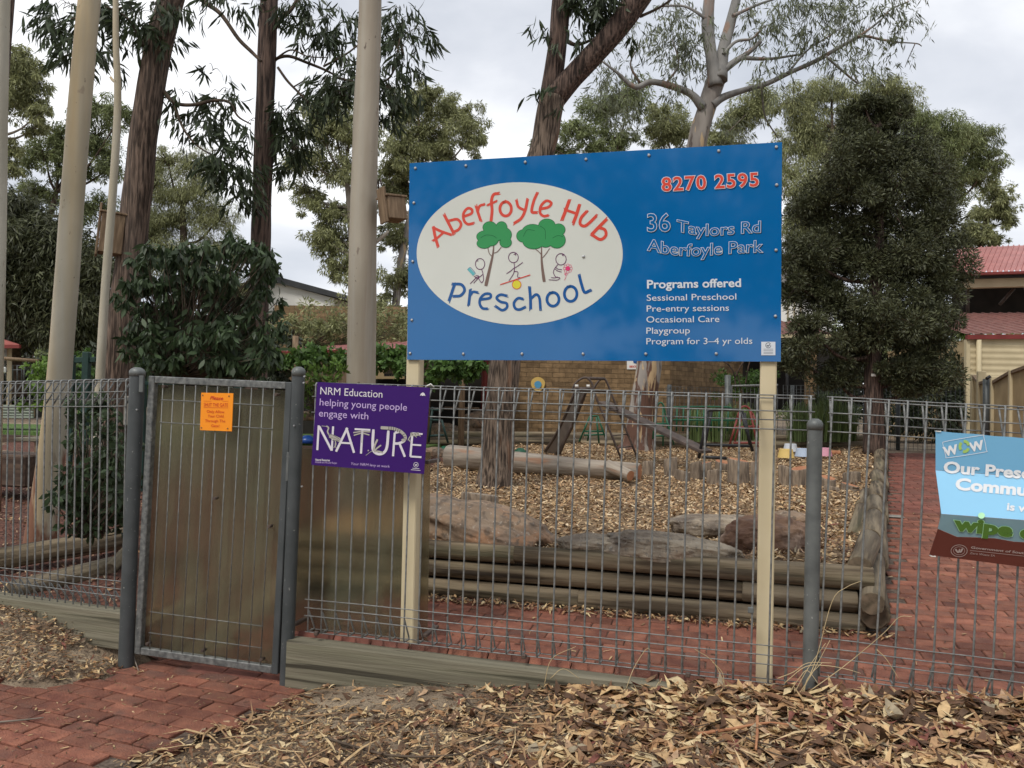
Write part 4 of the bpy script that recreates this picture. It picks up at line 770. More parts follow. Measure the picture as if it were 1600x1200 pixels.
wall_s = thing('log_retaining_wall', 'row of short grey logs edging the bark bed beside the brick path at the right', 'log wall', w3(1.9, 3, .3), 0, 'log walls round the bark bed')
nn = [1.0, 2.1, 3.1, 4.0, 5.1, 6.2, 7.6, 9.0, 10.4]
for i in range(len(nn) - 1):
    a, b = nn[i], nn[i + 1]; zt = lambda n: bed_z(n) + .02
    log('log', FL(tR(a) + .03 + random.uniform(-.03, .03), a + .14 * (i == 0), zt(a) + .01), FL(tR(b) + .02, b - .01, zt(b) - .01), .07 if i < 5 else .06, r2=.078, parent=wall_s, jit=.1)
    g = float(ground_z(2, a)); 
    if zt(a) - g > .14:
        log('log', FL(tR(a) + .055, a - .06, max(g + .07, zt(a) - .16)), FL(tR(b) + .05, b - .05, max(float(ground_z(2, b)) + .06, zt(b) - .15)), .072, parent=wall_s, jit=.1)
for (a, b) in ((2.3, 3.6), (3.8, 4.7)): log('log', FL(tR(a) - .09, a, bed_z(a) - .02), FL(tR(b) - .07, b, bed_z(b) + .0), .06, parent=wall_s, jit=.12)
log('log', FL(tend - .01, 1.02, zb0 + .12), FL(tR(2.2) + .03, 2.2, .3), .088, parent=wall_s)
# border logs along the back of the bark
lb = thing('log_border', 'low double log border at the far edge of the bark below the brick wall', 'log border', gbed(1000, 696), 0)
P_ = [gbed(790, 684), gbed(960, 692), gbed(1132, 697)]
for a, b in ((gbed(672, 694), gbed(905, 696)), (gbed(908, 696), gbed(1140, 700)), (gbed(1142, 700), gbed(1372, 701))): log('log', a + Vector((0, 0, .05)), b + Vector((0, 0, .05)), .07, parent=lb)
off = FEN.n * .35 + Vector((0, 0, .13))
for a, b in ((gbed(672, 694), gbed(905, 696)), (gbed(908, 696), gbed(1140, 700)), (gbed(1142, 700), gbed(1372, 701))): log('log', a + off, b + off, .075, parent=lb)
tag(log('loose_log', gbed(1272, 711) + Vector((0, 0, .04)), gbed(1312, 712) + Vector((0, 0, .04)), .035, m_redend), 'thin reddish pole lying on the bark behind the pink stepping pot', 'log')
# left side sleepers / logs
def gl_(u, v): return gpt(u, v)
lw = thing('log_edging', 'pair of grey logs edging the mulch just behind the fence left of the gate', 'log edging', gl_(60, 920), 0)
log('log', gl_(-40, 905) + Vector((0, 0, .12)), gl_(205, 862) + Vector((0, 0, .12)), .085, parent=lw)
log('log', gl_(20, 932) + Vector((0, 0, .03)), gl_(178, 893) + Vector((0, 0, .04)), .075, parent=lw)
log('log', gl_(172, 900) + Vector((0, 0, .05)), gl_(200, 880) + Vector((0, 0, .1)), .05, parent=lw)
def pl_d(u, v, d): return at(u, v, d)
tw = thing('timber_terrace_wall', 'reddish brown timber wall holding up the lawn at the far left', 'retaining wall', w3(-8, 7.6, .5), 0)
for k, z in enumerate((.5, .66)):
    for j in range(4): MB().bbox(0, 2.9, 0, .09, -.078, .078, .01).build('plank', m_darktimber, tw, frame_M(w3(-15 + j * 2.93, 7.58, z), PSI))
bh = thing('timber_bench', 'low timber bench in front of the lawn at the left, behind the pale trunk', 'bench', w3(-5.5, 7.0, .45), 0)
a = at(22, 686, 10.2)
for k in range(3): MB().bbox(0, 2.3, k * .14, k * .14 + .13, -.02, .02, .005).build('seat_plank', m_sleeper, bh, frame_M(a + FEN.n * 0 + Vector((0, 0, 0)), rad(14)))
for x in (.25, 2.0): MB().bbox(0, .1, .05, .38, -.36, -.022, .008).build('leg', m_timber, bh, frame_M(a, rad(14)) @ Matrix.Translation((x, 0, 0)))
tag(MB().bbox(-.5, .42, -.2, .25, -.35, 0, .02).build('timber_step', m_darktimber, None, frame_M(at(12, 708, 9.2), rad(14))), 'brown timber step block at the far left in front of the bench', 'step')
# fallen log
fl_ = thing('fallen_log', 'long silvery fallen trunk lying across the bark behind the big tree', 'log', gbed(850, 745), 0)
a, b = gbed(702, 732), gbed(998, 752)
log('trunk', a + Vector((0, 0, .14)), b + Vector((0, 0, .1)), .15, m_oldlog, m_redend, fl_, r2=.095, jit=.14, sides=22)
log('branch_stub', at(950, 728, (b - CAM).dot(_fw) - .0), at(984, 743, (b - CAM).dot(_fw) - .28), .07, m_oldlog, m_redend, fl_, r2=.06)
MB().tube([at(842, 738, 9.9 - .0), at(850, 738, 9.6)], [.1, .06], 10).build('cut_knot', m_redend, fl_) if False else None
# stumps
def stump(u, vt, vb, w, label, red=True, group='cut log stumps on the bark'):
    p = gbed(u, vb - w * .12); d = (p - CAM).dot(_fw); top = at(u, vt + w * .08, d); h = max(.06, top.z - p.z); r = w / FPX * d / 2 * .84; mb = MB(); s = 18; vs = []; sd_ = random.random() * 50
    tx, ty = random.uniform(-.05, .05), random.uniform(-.05, .05)
    for i, z in enumerate((-.05, 0, h * .3, h * .7, h - .012, h)):
        for k in range(s):
            th = 2 * math.pi * k / s; q = r * (1 + .09 * noise.noise(Vector((math.cos(th) * 1.5 + sd_, math.sin(th) * 1.5, z))) + (.04 if i < 2 else 0) - (.05 if i == 5 else 0)); vs.append((math.cos(th) * q + tx * z, math.sin(th) * q + ty * z, z + (0 if i < 4 else .02 * math.cos(th + sd_))))
    mb.add(vs, [(i * s + k, i * s + (k + 1) % s, (i + 1) * s + (k + 1) % s, (i + 1) * s + k) for i in range(5) for k in range(s)], 0, True)
    mb.f.append(tuple(5 * s + k for k in range(s))); mb.m.append(1); mb.sm.append(False)
    o = mb.build('tree_stump', [m_stump, m_redend if red else m_oldlog], None, Matrix.Translation(p)); return tag(o, label, 'stump', group)
for a in [(1013, 720, 750, 24, 'slim cut stump right beside the end of the fallen log'), (1048, 714, 751, 25, 'tall narrow stump with orange top, second stump right of the fallen log'),
          (1066, 733, 758, 29, 'low squat stump in front of the tall narrow one'), (1086, 721, 752, 22, 'dark stump behind the two low front stumps left of the broad one'), (1100, 721, 750, 28, 'orange barked stump with split side, half hidden by low stump'),
          (1115, 733, 760, 27, 'low pale stump leaning a little, left of the broad grey stump'), (1128, 719, 742, 27, 'dark short stump behind, touching the left of the broad stump'), (1154, 715, 758, 40, 'broadest grey stump, left of the right sign post'),
          (1184, 718, 763, 26, 'dark stump against the left edge of the right sign post'), (1184, 699, 722, 16, 'small reddish stump behind the dark one by the right sign post'), (1228, 727, 762, 26, 'stump just right of the right sign post'),
          (1247, 729, 766, 30, 'wide stump with red top between the sign post and the round fence post'), (1294, 744, 766, 26, 'stump right of the round fence post, one of a front pair'), (1299, 763, 774, 29, 'lowest disc like stump in front of the pair right of the post'),
          (1331, 736, 760, 30, 'upper stump next to the side log wall'), (1328, 757, 770, 32, 'low stump under the last one beside the side log wall')]: stump(*a)
tag(stump(749, 766, 800, 68, 'wide weathered flat topped stump behind the big orange rock', False), group='cut log stumps on the bark')
import bmesh
def rock(label, c, size, m, rot=0.0, seed=1, sharp=.5, group='boulders on the bark', sub=6, tiltx=0, tilty=0, name='boulder'):
    bm = bmesh.new(); bmesh.ops.create_icosphere(bm, subdivisions=sub, radius=1); S = Vector((seed * 7.1, seed * 3.3, seed))
    tl_ = Vector((noise.noise(S) * .5, noise.noise(S * 1.3) * .5, 1)).normalized()
    for v in bm.verts:
        p = v.co.normalized(); d = noise.noise(p * 1.0 + S) * .42 + noise.noise(p * 2.2 + S) * .26 + noise.noise(p * 5 + S) * .1 + noise.noise(p * 12 + S) * .045 + noise.noise(p * 27 + S) * .02
        cell = noise.voronoi(p * 1.5 + S)[0]; d += (min(cell[1] - cell[0], .5) - .3) * sharp * .5; st = (p.dot(tl_) * 5 + noise.noise(p * 2 + S)) % 1.0; d -= sharp * .05 * max(0, 1 - abs(st - .5) * 7); q = p * (1 + d * .62)
        for ax in (0, 1, 2): q[ax] = math.copysign(abs(q[ax]) ** .8, q[ax])
        q.z = max(q.z, -.55) if q.z < 0 else q.z; v.co = Vector((q.x * size[0], q.y * size[1], q.z * size[2]))
    me = bpy.data.meshes.new(name); bm.to_mesh(me); bm.free(); me.materials.append(m); me.polygons.foreach_set('use_smooth', [True] * len(me.polygons))
    M = Matrix.Translation(c) @ Matrix.Rotation(rot, 4, 'Z') @ Matrix.Rotation(tilty, 4, 'Y') @ Matrix.Rotation(tiltx, 4, 'X')
    return tag(objm(name, me, None, M), label, 'rock', group)
p = gbed(775, 842); rock('huge orange sandstone boulder sloping down to the right behind the log wall', p + Vector((-.1, .1, .0)), (.62, .32, .23), m_rock, rad(-18), 2, .45, tilty=rad(15))
p = gbed(1045, 868); rock('long low tan rock lying along the top of the log wall', p + Vector((0, .05, .03)), (.46, .2, .1), m_rockg, rad(-13), 5, .4, tilty=rad(3))
p = gbed(935, 862); rock('small brown rock at the left end of the long tan rock', p + Vector((0, .08, .02)), (.26, .16, .075), m_rockg, rad(-5), 8, .4)
p = gbed(1128, 835); rock('flat dark grey slab rock behind the tan rock', p + Vector((0, .08, .03)), (.36, .26, .1), m_rockg, rad(-8), 11, .4)
p = gbed(1205, 862); rock('angular red brown rock behind the right sign post', p + Vector((0, .1, .06)), (.3, .24, .17), m_rockr, rad(10), 14, .5, tilty=rad(-6))
p = gbed(1238, 842); rock('rounded tan rock leaning on the red brown rock', p + Vector((0, .1, .08)), (.16, .14, .11), m_rock, rad(40), 17, .3)
for u, v, s, l, sd_ in ((690, 682, .3, 'far orange sandstone block left of the big tree', 21), (748, 684, .36, 'far brown sandstone block just left of the big tree trunk', 23), (752, 668, .36, 'sandstone block stacked upon the one left of the big tree', 25), (678, 716, .16, 'brown rock at the left end of the fallen log', 27), (480, 660, .2, 'orange rock seen between gate post and violet sign', 28)):
    p = gbed(u, max(v, 684)); d = (p - CAM).dot(_fw); q = at(u, v - 8, d); rock(l, q, (s, s * .7, s * .5), m_rock, rad(-10), sd_, .25, sub=5)
# ================================================================== PLAY EQUIPMENT
def bar(root, name, pts, r, m, sides=8): return MB().tube([Vector(p) for p in pts], r, sides).build(name, m, root)
def bars_px(root, name, pxs, d, r, m, d2=None):
    n = len(pxs); P = [at(u, v, d + ((d2 or d) - d) * i / (n - 1)) for i, (u, v) in enumerate(pxs)]
    if n > 2: P = [Vector(q) for q in smooth_path(P, 5)]
    return bar(root, name, P, r, m)
DS = 10.6
sl = thing('slide', 'old brown steel slide with arched ladder rails in front of the brick wall', 'slide', gbed(880, 712), 0)
bars_px(sl, 'arched_rail', [(893, 612), (900, 598), (914, 590), (924, 598), (932, 622), (972, 720)], DS - .2, .014, m_rust)
bars_px(sl, 'arched_rail', [(926, 610), (934, 597), (942, 591.5), (948, 597), (958, 622), (996, 716)], DS + .35, .014, m_rust)
bars_px(sl, 'top_bar', [(918, 591), (944, 592)], DS - .1, .02, m_rust, DS + .3); bars_px(sl, 'platform_edge', [(896, 609), (926, 609)], DS - .2, .03, m_rust)
bars_px(sl, 'platform_bar', [(900, 610), (955, 611)], DS, .014, m_rust, DS + .35)
for k in range(1, 5):
    f = k / 5; a = at(932 + 40 * f, 622 + 98 * f, DS - .2); b = at(958 + 38 * f, 622 + 94 * f, DS + .35); bar(sl, 'rung', [a, b], .008, m_rust)
for u in (901, 919): bar(sl, 'knob', [at(u, 605, DS - .25), at(u, 601, DS - .25)], .022, m_white)
d0, d1 = DS, gbed(855, 711); d1 = (d1 - CAM).dot(_fw)
A = [at(900, 613, DS + .15), at(916, 613, DS - .1)]; Bq = [at(852, 708, d1 + .15), at(870, 711, d1 - .1)]
mb = MB(); vs = []
for i in range(9):
    f = i / 8; g = f; sag = Vector((0, 0, -.08 * math.sin(f * 3.1)))
    vs += [A[0].lerp(Bq[0], g) + sag, A[1].lerp(Bq[1], g) + sag]
mb.add(vs, [(2 * i, 2 * i + 1, 2 * i + 3, 2 * i + 2) for i in range(8)], 0, True); mb.build('slide_bed', m_rubber, sl)
for j in (0, 1): bar(sl, 'side_rail', [vs[2 * i + j] + Vector((0, 0, .03)) for i in range(9)], .024, m_rust)
bars_px(sl, 'brace', [(914, 615), (874, 710)], DS + .4, .018, m_rust)
# leaning plank
pk = thing('plank', 'long dark plank leaning down to the black frame, right of the slide', 'plank', at(1020, 670, 10.5), 0)
a, b = at(943, 629, 11.3), at(1104, 706, 9.9); MB().bbox(0, (b - a).length, -.11, .11, -.02, .02, .006).build('board', m_rust, pk, axis_M(a, b))
def trestle(name, label, pl, m, r=.013, parts=('top_bar', 'leg', 'leg', 'leg', 'leg', 'brace')):
    root = thing(name, label, 'climbing frame', at(pl[0][1][0][0], pl[0][1][0][1], pl[0][2]), 0)
    for nm, pts, d, *d2 in pl: bars_px(root, nm, pts, d, r, m, d2[0] if d2 else None)
trestle('climbing_trestle', 'small green steel trestle behind the slide ladder', [('top_bar', [(922, 650), (934, 650)], 12), ('leg', [(922, 650), (905, 690)], 12), ('leg', [(934, 650), (948, 690)], 12), ('leg', [(926, 650), (918, 689)], 12.3), ('leg', [(932, 652), (936, 693)], 11.8), ('brace', [(913, 674), (942, 674)], 12), ('brace', [(912, 680), (944, 679)], 12)], m_green)
trestle('climbing_trestle', 'tall rounded green steel frame just right of the peeling gum', [('top_bar', [(1024, 650), (1029, 631), (1036, 632), (1040, 650)], 12), ('leg', [(1024, 650), (1020, 686)], 12), ('leg', [(1040, 650), (1053, 695)], 12), ('leg', [(1036, 634), (1036, 697)], 12.2), ('brace', [(1021, 662), (1044, 662)], 12), ('brace', [(1020, 681), (1040, 681)], 12)], m_green)
trestle('green_barrier', 'wide green barred rail standing before the strappy plants', [('top_bar', [(1048, 640), (1054, 636), (1135, 636), (1142, 642)], 12.5), ('brace', [(1052, 656), (1156, 657)], 12.3)] + [('bar', [(u, 638), (u - 1, 674)], 12.5) for u in (1050, 1058, 1068, 1078, 1090, 1100, 1112, 1124, 1138)], m_green)
trestle('black_climbing_frame', 'black steel trestle frame behind the cut stumps', [('top_bar', [(1104, 646), (1110, 641), (1155, 641), (1160, 646)], 9.9), ('leg', [(1106, 643), (1092, 716)], 9.9), ('leg', [(1112, 642), (1100, 700)], 10.5), ('leg', [(1158, 643), (1176, 705)], 9.9), ('leg', [(1163, 645), (1172, 697)], 10.5), ('brace', [(1096, 695), (1172, 697)], 10.2), ('brace', [(1098, 714), (1135, 716)], 9.7)], m_black, .019)
trestle('red_climbing_frame', 'faded red steel trestle right of the black one', [('top_bar', [(1152, 652), (1158, 637), (1168, 636), (1176, 648)], 11), ('leg', [(1153, 650), (1138, 702)], 11), ('leg', [(1160, 648), (1148, 690)], 11.4), ('leg', [(1172, 642), (1184, 698)], 11), ('leg', [(1176, 646), (1192, 686)], 11.4), ('brace', [(1146, 692), (1190, 692)], 11), ('brace', [(1148, 668), (1180, 666)], 11.2)], m_redp, .014)
trestle('green_stool_frame', 'dark green steel frame seen through the mesh right of the violet sign', [('top_bar', [(672, 640), (692, 641)], 11), ('top_bar', [(672, 656), (690, 657)], 11), ('leg', [(676, 636), (670, 690)], 11), ('leg', [(690, 656), (700, 692)], 11), ('brace', [(672, 681), (694, 680)], 11)], m_dkgreen, .015)
def pot(u, v, w, c, label):
    p = gbed(u, v); d = (p - CAM).dot(_fw); r = w / FPX * d / 2; h = r * 1.05
    MBx = MB().tube([(0, 0, 0), (0, 0, h * .75), (0, 0, h * .97), (0, 0, h)], [r, r * .82, r * .78, r * .7], 24, sm=False)
    tag(MBx.build('stepping_pot', flat('plastic_' + c[0], c[1], .45), None, Matrix.Translation(p + Vector((0, 0, .035)))), label, 'stepping pot', 'upturned plastic stepping pots')
pot(1235, 709, 23, ('white', (.55, .58, .62)), 'white upturned stepping pot, rearmost one right of the sign post'); pot(1228, 719, 26, ('yellow', (.7, .5, .17)), 'yellow upturned stepping pot next to the sign post')
pot(1254, 717, 24, ('pale_blue', (.42, .5, .62)), 'pale blue upturned stepping pot left of the round fence post'); pot(1288, 716, 24, ('pink', (.6, .28, .36)), 'pink upturned stepping pot right of the round fence post')
def pod(u, v, w, h, c, label, cat='play pot'):
    p = gbed(u, v); d = (p - CAM).dot(_fw); r = w / FPX * d / 2; hh = h / FPX * d
    tag(MB().tube([(0, 0, 0), (0, 0, hh * .6), (0, 0, hh)], [r, r * .8, r * .3], 14).build('play_dome', c, None, Matrix.Translation(p)), label, cat)
pod(695, 707, 22, 10, m_green, 'bright green plastic dome left of the big trunk'); pod(813, 711, 24, 11, m_green, 'bright green plastic dome right of the big trunk'); pod(701, 709, 8, 7, flat('orange_red', (.6, .12, .03)), 'little orange red toy beside the green dome')
pod(480, 692, 30, 12, flat('deep_blue', (.01, .05, .22), .3), 'blue plastic tub lid seen between the gate post and violet sign', 'tub')
# paper and drain lid on the path
p = gpt(1379, 785); tag(MB().bbox(-.05, .05, -.035, .035, 0, .004, .001).build('paper_scrap', m_orange, None, Matrix.Translation(p + Vector((0, 0, .014))) @ Matrix.Rotation(rad(-20), 4, 'Z')), 'orange paper scrap on the brick path beside the side logs', 'paper')
p = gpt(1384, 808); dl = MB().bbox(-.16, .16, -.09, .09, 0, .006, .002).build('drain_lid', m_conc, None, frame_M(p + Vector((-.0, 0, .012)), PSI)); tag(dl, 'grey concrete drain lid set in the brick path beside the logs', 'drain lid')
# ================================================================== BUILDINGS
YB = 15.2
_p = at(900, 640, YB); WALL = Plane((_p.x, _p.y, 0), rad(3))
bb = thing('brick_building', 'tan brick preschool building with red verandah roof behind the sign', 'building', WALL.w(0, 0, .8), 0)
def wz(u, v, pl=WALL, n=0): return pl.tz(u, v, n)
tA = wz(762, 600)[0]; tB = wz(1047, 600)[0]
def brick_wall(pl, t0, t1, z0, z1, parent, name='brickwork', holes=()):
    mb = MB(); k = 0; z = z0
    while z < z1:
        t = t0 - (.12 if k % 2 else 0)
        while t < t1:
            a, b = max(t, t0) + .003, min(t + .233, t1 - .002)
            if b - a > .03 and not any(h[0] < (a + b) / 2 < h[1] and h[2] < z + .04 < h[3] for h in holes):
                y = random.uniform(-.003, .001); vs = [pl.w(a, y, z), pl.w(b, y, z), pl.w(b, y, z + .079), pl.w(a, y, z + .079)]; vs += [v + pl.n * .03 for v in vs]
                mb.add(vs, [(0, 1, 2, 3), (4, 5, 1, 0), (3, 2, 6, 7), (0, 3, 7, 4), (1, 5, 6, 2)])
            t += .24
        z += .086; k += 1
    tag(mb.build(name, m_wallbrick, parent), kind='stuff')
    mb = MB(); mb.add([pl.w(t0, .004, z0), pl.w(t1 - .004, .004, z0), pl.w(t1 - .004, .004, z1), pl.w(t0, .004, z1)], [(0, 1, 2, 3)]); mb.build('mortar_bed', m_mortar, parent)
brick_wall(WALL, tA, tB, .6, 3.35, bb)
_c = WALL.w(tB, 0, 0); psi2 = rad(-52); W2 = Plane((_c.x, _c.y, 0), psi2)
t2 = W2.tz(1160, 600)[0]; brick_wall(W2, .0, t2, .6, 3.35, bb)
# upper storey and clerestory behind (left part above the verandah)
_p = at(540, 500, 19); W3 = Plane((_p.x, _p.y, 0), rad(4)); brick_wall(W3, W3.tz(428, 500)[0], W3.tz(760, 500)[0], .8, W3.tz(540, 482)[1], bb)
# verandah: red sheet roof, dark inside, posts
VP = Plane((at(600, 560, 13.2).x, at(600, 560, 13.2).y, 0), rad(3))
def sheet_roof(name, A, B, Cc, D, m, parent, pitch=.19, h=.03):    # A-B eave, D-C ridge
    A, B, Cc, D = map(Vector, (A, B, Cc, D)); n = max(2, int((B - A).length / pitch)); mb = MB(); nrm = (B - A).cross(D - A).normalized(); nrm = nrm if nrm.z > 0 else -nrm; vs = []
    prof = ((0, 0), (.25, 0), (.33, 1), (.5, 1), (.58, 0))
    for i in range(n):
        for f, q in prof:
            s = min(1, (i + f) / n); vs += [A.lerp(B, s) + nrm * h * q, D.lerp(Cc, s) + nrm * h * q]
    vs += [B, Cc]; k = len(vs) // 2; mb.add(vs, [(2 * i, 2 * i + 2, 2 * i + 3, 2 * i + 1) for i in range(k - 1)])
    return mb.build(name, m, parent)
e0, e1 = VP.hit(428, 549), VP.hit(762, 541); r0, r1 = e0 + VP.n * 2.2 + Vector((0, 0, .2)), e1 + VP.n * 2.2 + Vector((0, 0, .32))
sheet_roof('roof', e0, e1, r1, r0, m_redroof, bb); MB().add([e0, e1, e1 - Vector((0, 0, .12)), e0 - Vector((0, 0, .12))], [(0, 1, 2, 3)]).build('gutter', m_redtrim, bb)
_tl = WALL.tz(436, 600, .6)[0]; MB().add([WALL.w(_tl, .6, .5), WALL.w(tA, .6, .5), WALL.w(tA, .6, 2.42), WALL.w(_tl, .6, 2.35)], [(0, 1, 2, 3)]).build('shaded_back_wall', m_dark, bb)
for u0, u1, v0, v1, m_ in ((585, 632, 560, 592, m_yell), (600, 622, 568, 588, m_glassdk), (430, 545, 566, 600, m_timber)):
    a, b, c, d = [WALL.hit(u, v, .5) for u, v in ((u0, v1), (u1, v1), (u1, v0), (u0, v0))]; mb = MB().add([a, b, c, d] + [q + WALL.n * .05 for q in (a, b, c, d)], [(0, 1, 2, 3), (4, 5, 1, 0), (2, 6, 7, 3), (1, 5, 6, 2), (0, 3, 7, 4)]); mb.build('window', m_, bb)
a = WALL.hit(757, 600, -.05); bar(bb, 'corner_post', [Vector((a.x, a.y, .7)), Vector((a.x, a.y, 3.3))], .06, m_redtrim)
for u in (460, 668, 722): a = VP.hit(u, 600, .1); bar(bb, 'verandah_post', [Vector((a.x, a.y, .6)), Vector((a.x, a.y, 2.5))], .05, m_timber)
bx0, bx1 = WALL.hit(692, 630, -.4), WALL.hit(748, 645, -.4); MB().bbox(0, .62, 0, .35, 0, .05, .01).build('bench_top', m_timber, bb, frame_M(WALL.hit(693, 640, -.5), rad(3)))
# main roof over the brick wall (hidden behind the sign, seen from the side)
e0, e1 = WALL.w(tA - .4, -.5, 3.36), WALL.w(tB + .5, -.5, 3.36); sheet_roof('roof', e0, e1, e1 + WALL.n * 4 + Vector((0, 0, 1.1)), e0 + WALL.n * 4 + Vector((0, 0, 1.1)), m_brownroof, bb)
# yellow and blue disc, security sign
cdk = WALL.hit(840.5, 600, -.03); o = thing('wall_disc', 'round yellow and blue painted disc hanging on the brick wall', 'wall ornament', cdk, 0)
def disc(c, r, pl, m, parent, nm, n0):
    mb = MB(); k = 24; P = [c + pl.t * (r * (1 + .04 * math.sin(3 * a)) * math.cos(a)) + Vector((0, 0, r * math.sin(a))) - pl.n * n0 for a in [2 * math.pi * i / k for i in range(k)]]; Q = [p + pl.n * .015 for p in P]
    mb.add(P + Q, [tuple(range(k))[::-1]] + [(i, (i + 1) % k, k + (i + 1) % k, k + i) for i in range(k)]); mb.build(nm, m, parent)
disc(cdk, .13, WALL, flat('disc_yellow', (.62, .42, .12), .6), o, 'disc', 0); disc(cdk + Vector((0, 0, -.01)), .066, WALL, flat('disc_blue', (.08, .3, .5), .6), o, 'centre', .02)
so = thing('security_sign', 'white security notice on the brick wall behind the peeling gum', 'sign', WALL.hit(988, 570, -.02), 0)
a, b, c, d = [WALL.hit(u, v, -.02) for u, v in ((979.5, 577), (1000, 577), (1000, 560), (979.5, 560))]; MB().add([a, b, c, d], [(0, 1, 2, 3)]).build('plate', m_white, so)
PS = Print(lambda u, v, l=0: WALL.hit(u, v, -.025 - l)); PS.text('lettering', 'SECURITY', (983.5, 574), (1008, 574.2), 2.8, m_pr_red, so, .001, .03); PS.poly('picture', [[(988, 561), (996, 561), (996, 569), (990, 567)]], m_pr_blue, so, .001)
# white gabled hall left
def solid(name, front, depth, m, parent):
    k = len(front); P = [Vector(p) for p in front]; Q = [p + depth for p in P]
    return MB().add(P + Q, [tuple(range(k))[::-1], tuple(range(k, 2 * k))] + [(i, (i + 1) % k, k + (i + 1) % k, k + i) for i in range(k)]).build(name, m, parent)
_p = at(460, 460, 26); G1 = Plane((_p.x, _p.y, 0), rad(10)); back = G1.n * 8
gh_ = thing('white_hall', 'white gabled hall with dark sloping roof edge behind the shrubs at left', 'building', G1.w(0, 0, 1), 0)
solid('wall', [G1.hit(*q) for q in ((340, 490), (522, 490), (522, 466), (430, 441), (340, 452))], back, m_white, gh_)
solid('roof', [G1.hit(*q, -.2) for q in ((430, 431), (545, 462), (545, 470), (430, 441))], back, m_darkroof, gh_); solid('roof', [G1.hit(*q, -.2) for q in ((429.9, 431), (429.9, 441), (330, 462), (330, 452))], back, m_darkroof, gh_)
# white gable right of the sign with tiled verandah and brick pier
_p = at(1235, 470, 20); G2 = Plane((_p.x, _p.y, 0), rad(12)); g2 = thing('white_gable_wing', 'white panelled gable wing with dark barge board just right of the sign', 'building', G2.w(0, 0, .8), 0)
solid('wall', [G2.hit(*q) for q in ((1150, 520), (1300, 520), (1300, 452), (1222, 402), (1150, 370))], G2.n * 6, m_white, g2)
for u in (1231, 1241, 1251): a, b = G2.hit(u, 520, -.02), G2.hit(u, 420, -.02); bar(g2, 'cover_strip', [a, b], .02, m_creamw)
solid('barge_board', [G2.hit(*q, -.5) for q in ((1150, 355), (1312, 448), (1312, 460), (1150, 370))], G2.n * 6.5, m_darkroof, g2)
_p = at(1240, 560, 17); G3 = Plane((_p.x, _p.y, 0), rad(6)); e0, e1 = G3.hit(1165, 522), G3.hit(1300, 522); sheet_roof('verandah_roof', e0, e1, e1 + G3.n * 2.5 + Vector((0, 0, .5)), e0 + G3.n * 2.5 + Vector((0, 0, .5)), m_brownroof, g2)
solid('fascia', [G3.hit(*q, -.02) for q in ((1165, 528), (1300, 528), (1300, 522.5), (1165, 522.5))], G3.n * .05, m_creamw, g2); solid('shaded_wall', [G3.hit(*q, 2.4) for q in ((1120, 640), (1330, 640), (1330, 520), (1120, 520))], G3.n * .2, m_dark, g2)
a = G3.hit(1257, 600); pt = (a - G3.p0).dot(G3.t); brick_wall(Plane((a.x, a.y, 0), rad(6)), 0, .24, .8, G3.hit(1262, 529)[2], g2, 'brick_pier'); bar(g2, 'verandah_post', [G3.hit(1230, 640, .3), G3.hit(1230, 528, .3)], .035, m_darkroof)
# right: red roofed open shed and cream shed
_p = at(1560, 450, 19); R1 = Plane((_p.x, _p.y, 0), rad(4)); rs = thing('red_roof_shelter', 'open shelter with pale red corrugated roof at the right edge', 'shelter', R1.w(0, 0, .9), 0)
ea, eb = R1.hit(1476, 427), R1.hit(1850, 416); ra, rb = at(1496, 388, 22.5), at(1850, 372, 22.5); sheet_roof('roof', ea, eb, rb, ra, m_redroof, rs, .125, .03)
solid('gutter', [R1.hit(*q, -.05) for q in ((1474, 431), (1850, 420), (1850, 416), (1474, 427))], R1.n * .15, m_redtrim, rs); solid('soffit', [R1.hit(*q, .2) for q in ((1490, 436), (1850, 426), (1850, 421), (1490, 431))], R1.n * .1, m_darkroof, rs)
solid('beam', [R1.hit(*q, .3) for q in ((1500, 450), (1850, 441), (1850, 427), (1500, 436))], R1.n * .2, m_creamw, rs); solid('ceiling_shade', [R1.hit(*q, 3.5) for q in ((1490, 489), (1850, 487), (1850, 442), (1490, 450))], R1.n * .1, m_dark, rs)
for a, b in (((1562, 476), (1585, 450)), ((1512, 452), (1512, 489)), ((1600, 449), (1630, 480))): bar(rs, 'roof_strut', [R1.hit(*a, 1), R1.hit(*b, 1)], .04, m_rust)
for u in (1760,): a = R1.hit(u, 600, .35); bar(rs, 'post', [Vector((a.x, a.y, .7)), Vector((a.x, a.y, R1.hit(u, 440, .35)[2]))], .06, m_creamw)
_p = at(1560, 560, 16.5); R2 = Plane((_p.x, _p.y, 0), rad(3)); cs_ = thing('cream_shed', 'cream corrugated shed with dark red fascia and downpipe at the right edge', 'shed', R2.w(0, 0, .9), 0)
def ripple(pl, u0, u1, v0, v1, m, parent, name, n0=0, step=.076, dep=.018):
    ta, za = pl.tz(u0, v1, n0); tb, zb2 = pl.tz(u1, v0, n0); mb = MB(); vs = []; z = za; i = 0
    while z < zb2:
        q = dep * (.5 + .5 * math.cos(i * math.pi / 2)); vs += [pl.w(ta, n0 - q, z), pl.w(tb, n0 - q, z)]; z += step / 4 * 1.6; i += 1
    mb.add(vs, [(2 * j, 2 * j + 1, 2 * j + 3, 2 * j + 2) for j in range(len(vs) // 2 - 1)], 0, True); return mb.build(name, m, parent)
ripple(R2, 1513, 1840, 530, 700, m_creamw, cs_, 'wall_sheet'); solid('corner_strip', [R2.hit(*q, -.04) for q in ((1510, 700), (1516, 700), (1516, 530), (1510, 530))], R2.n * .1, m_creamw, cs_)
solid('side_wall', [R2.hit(*q, .03) for q in ((1512, 700), (1516, 700), (1516, 530), (1512, 530))], R2.n * 4, m_yell, cs_)
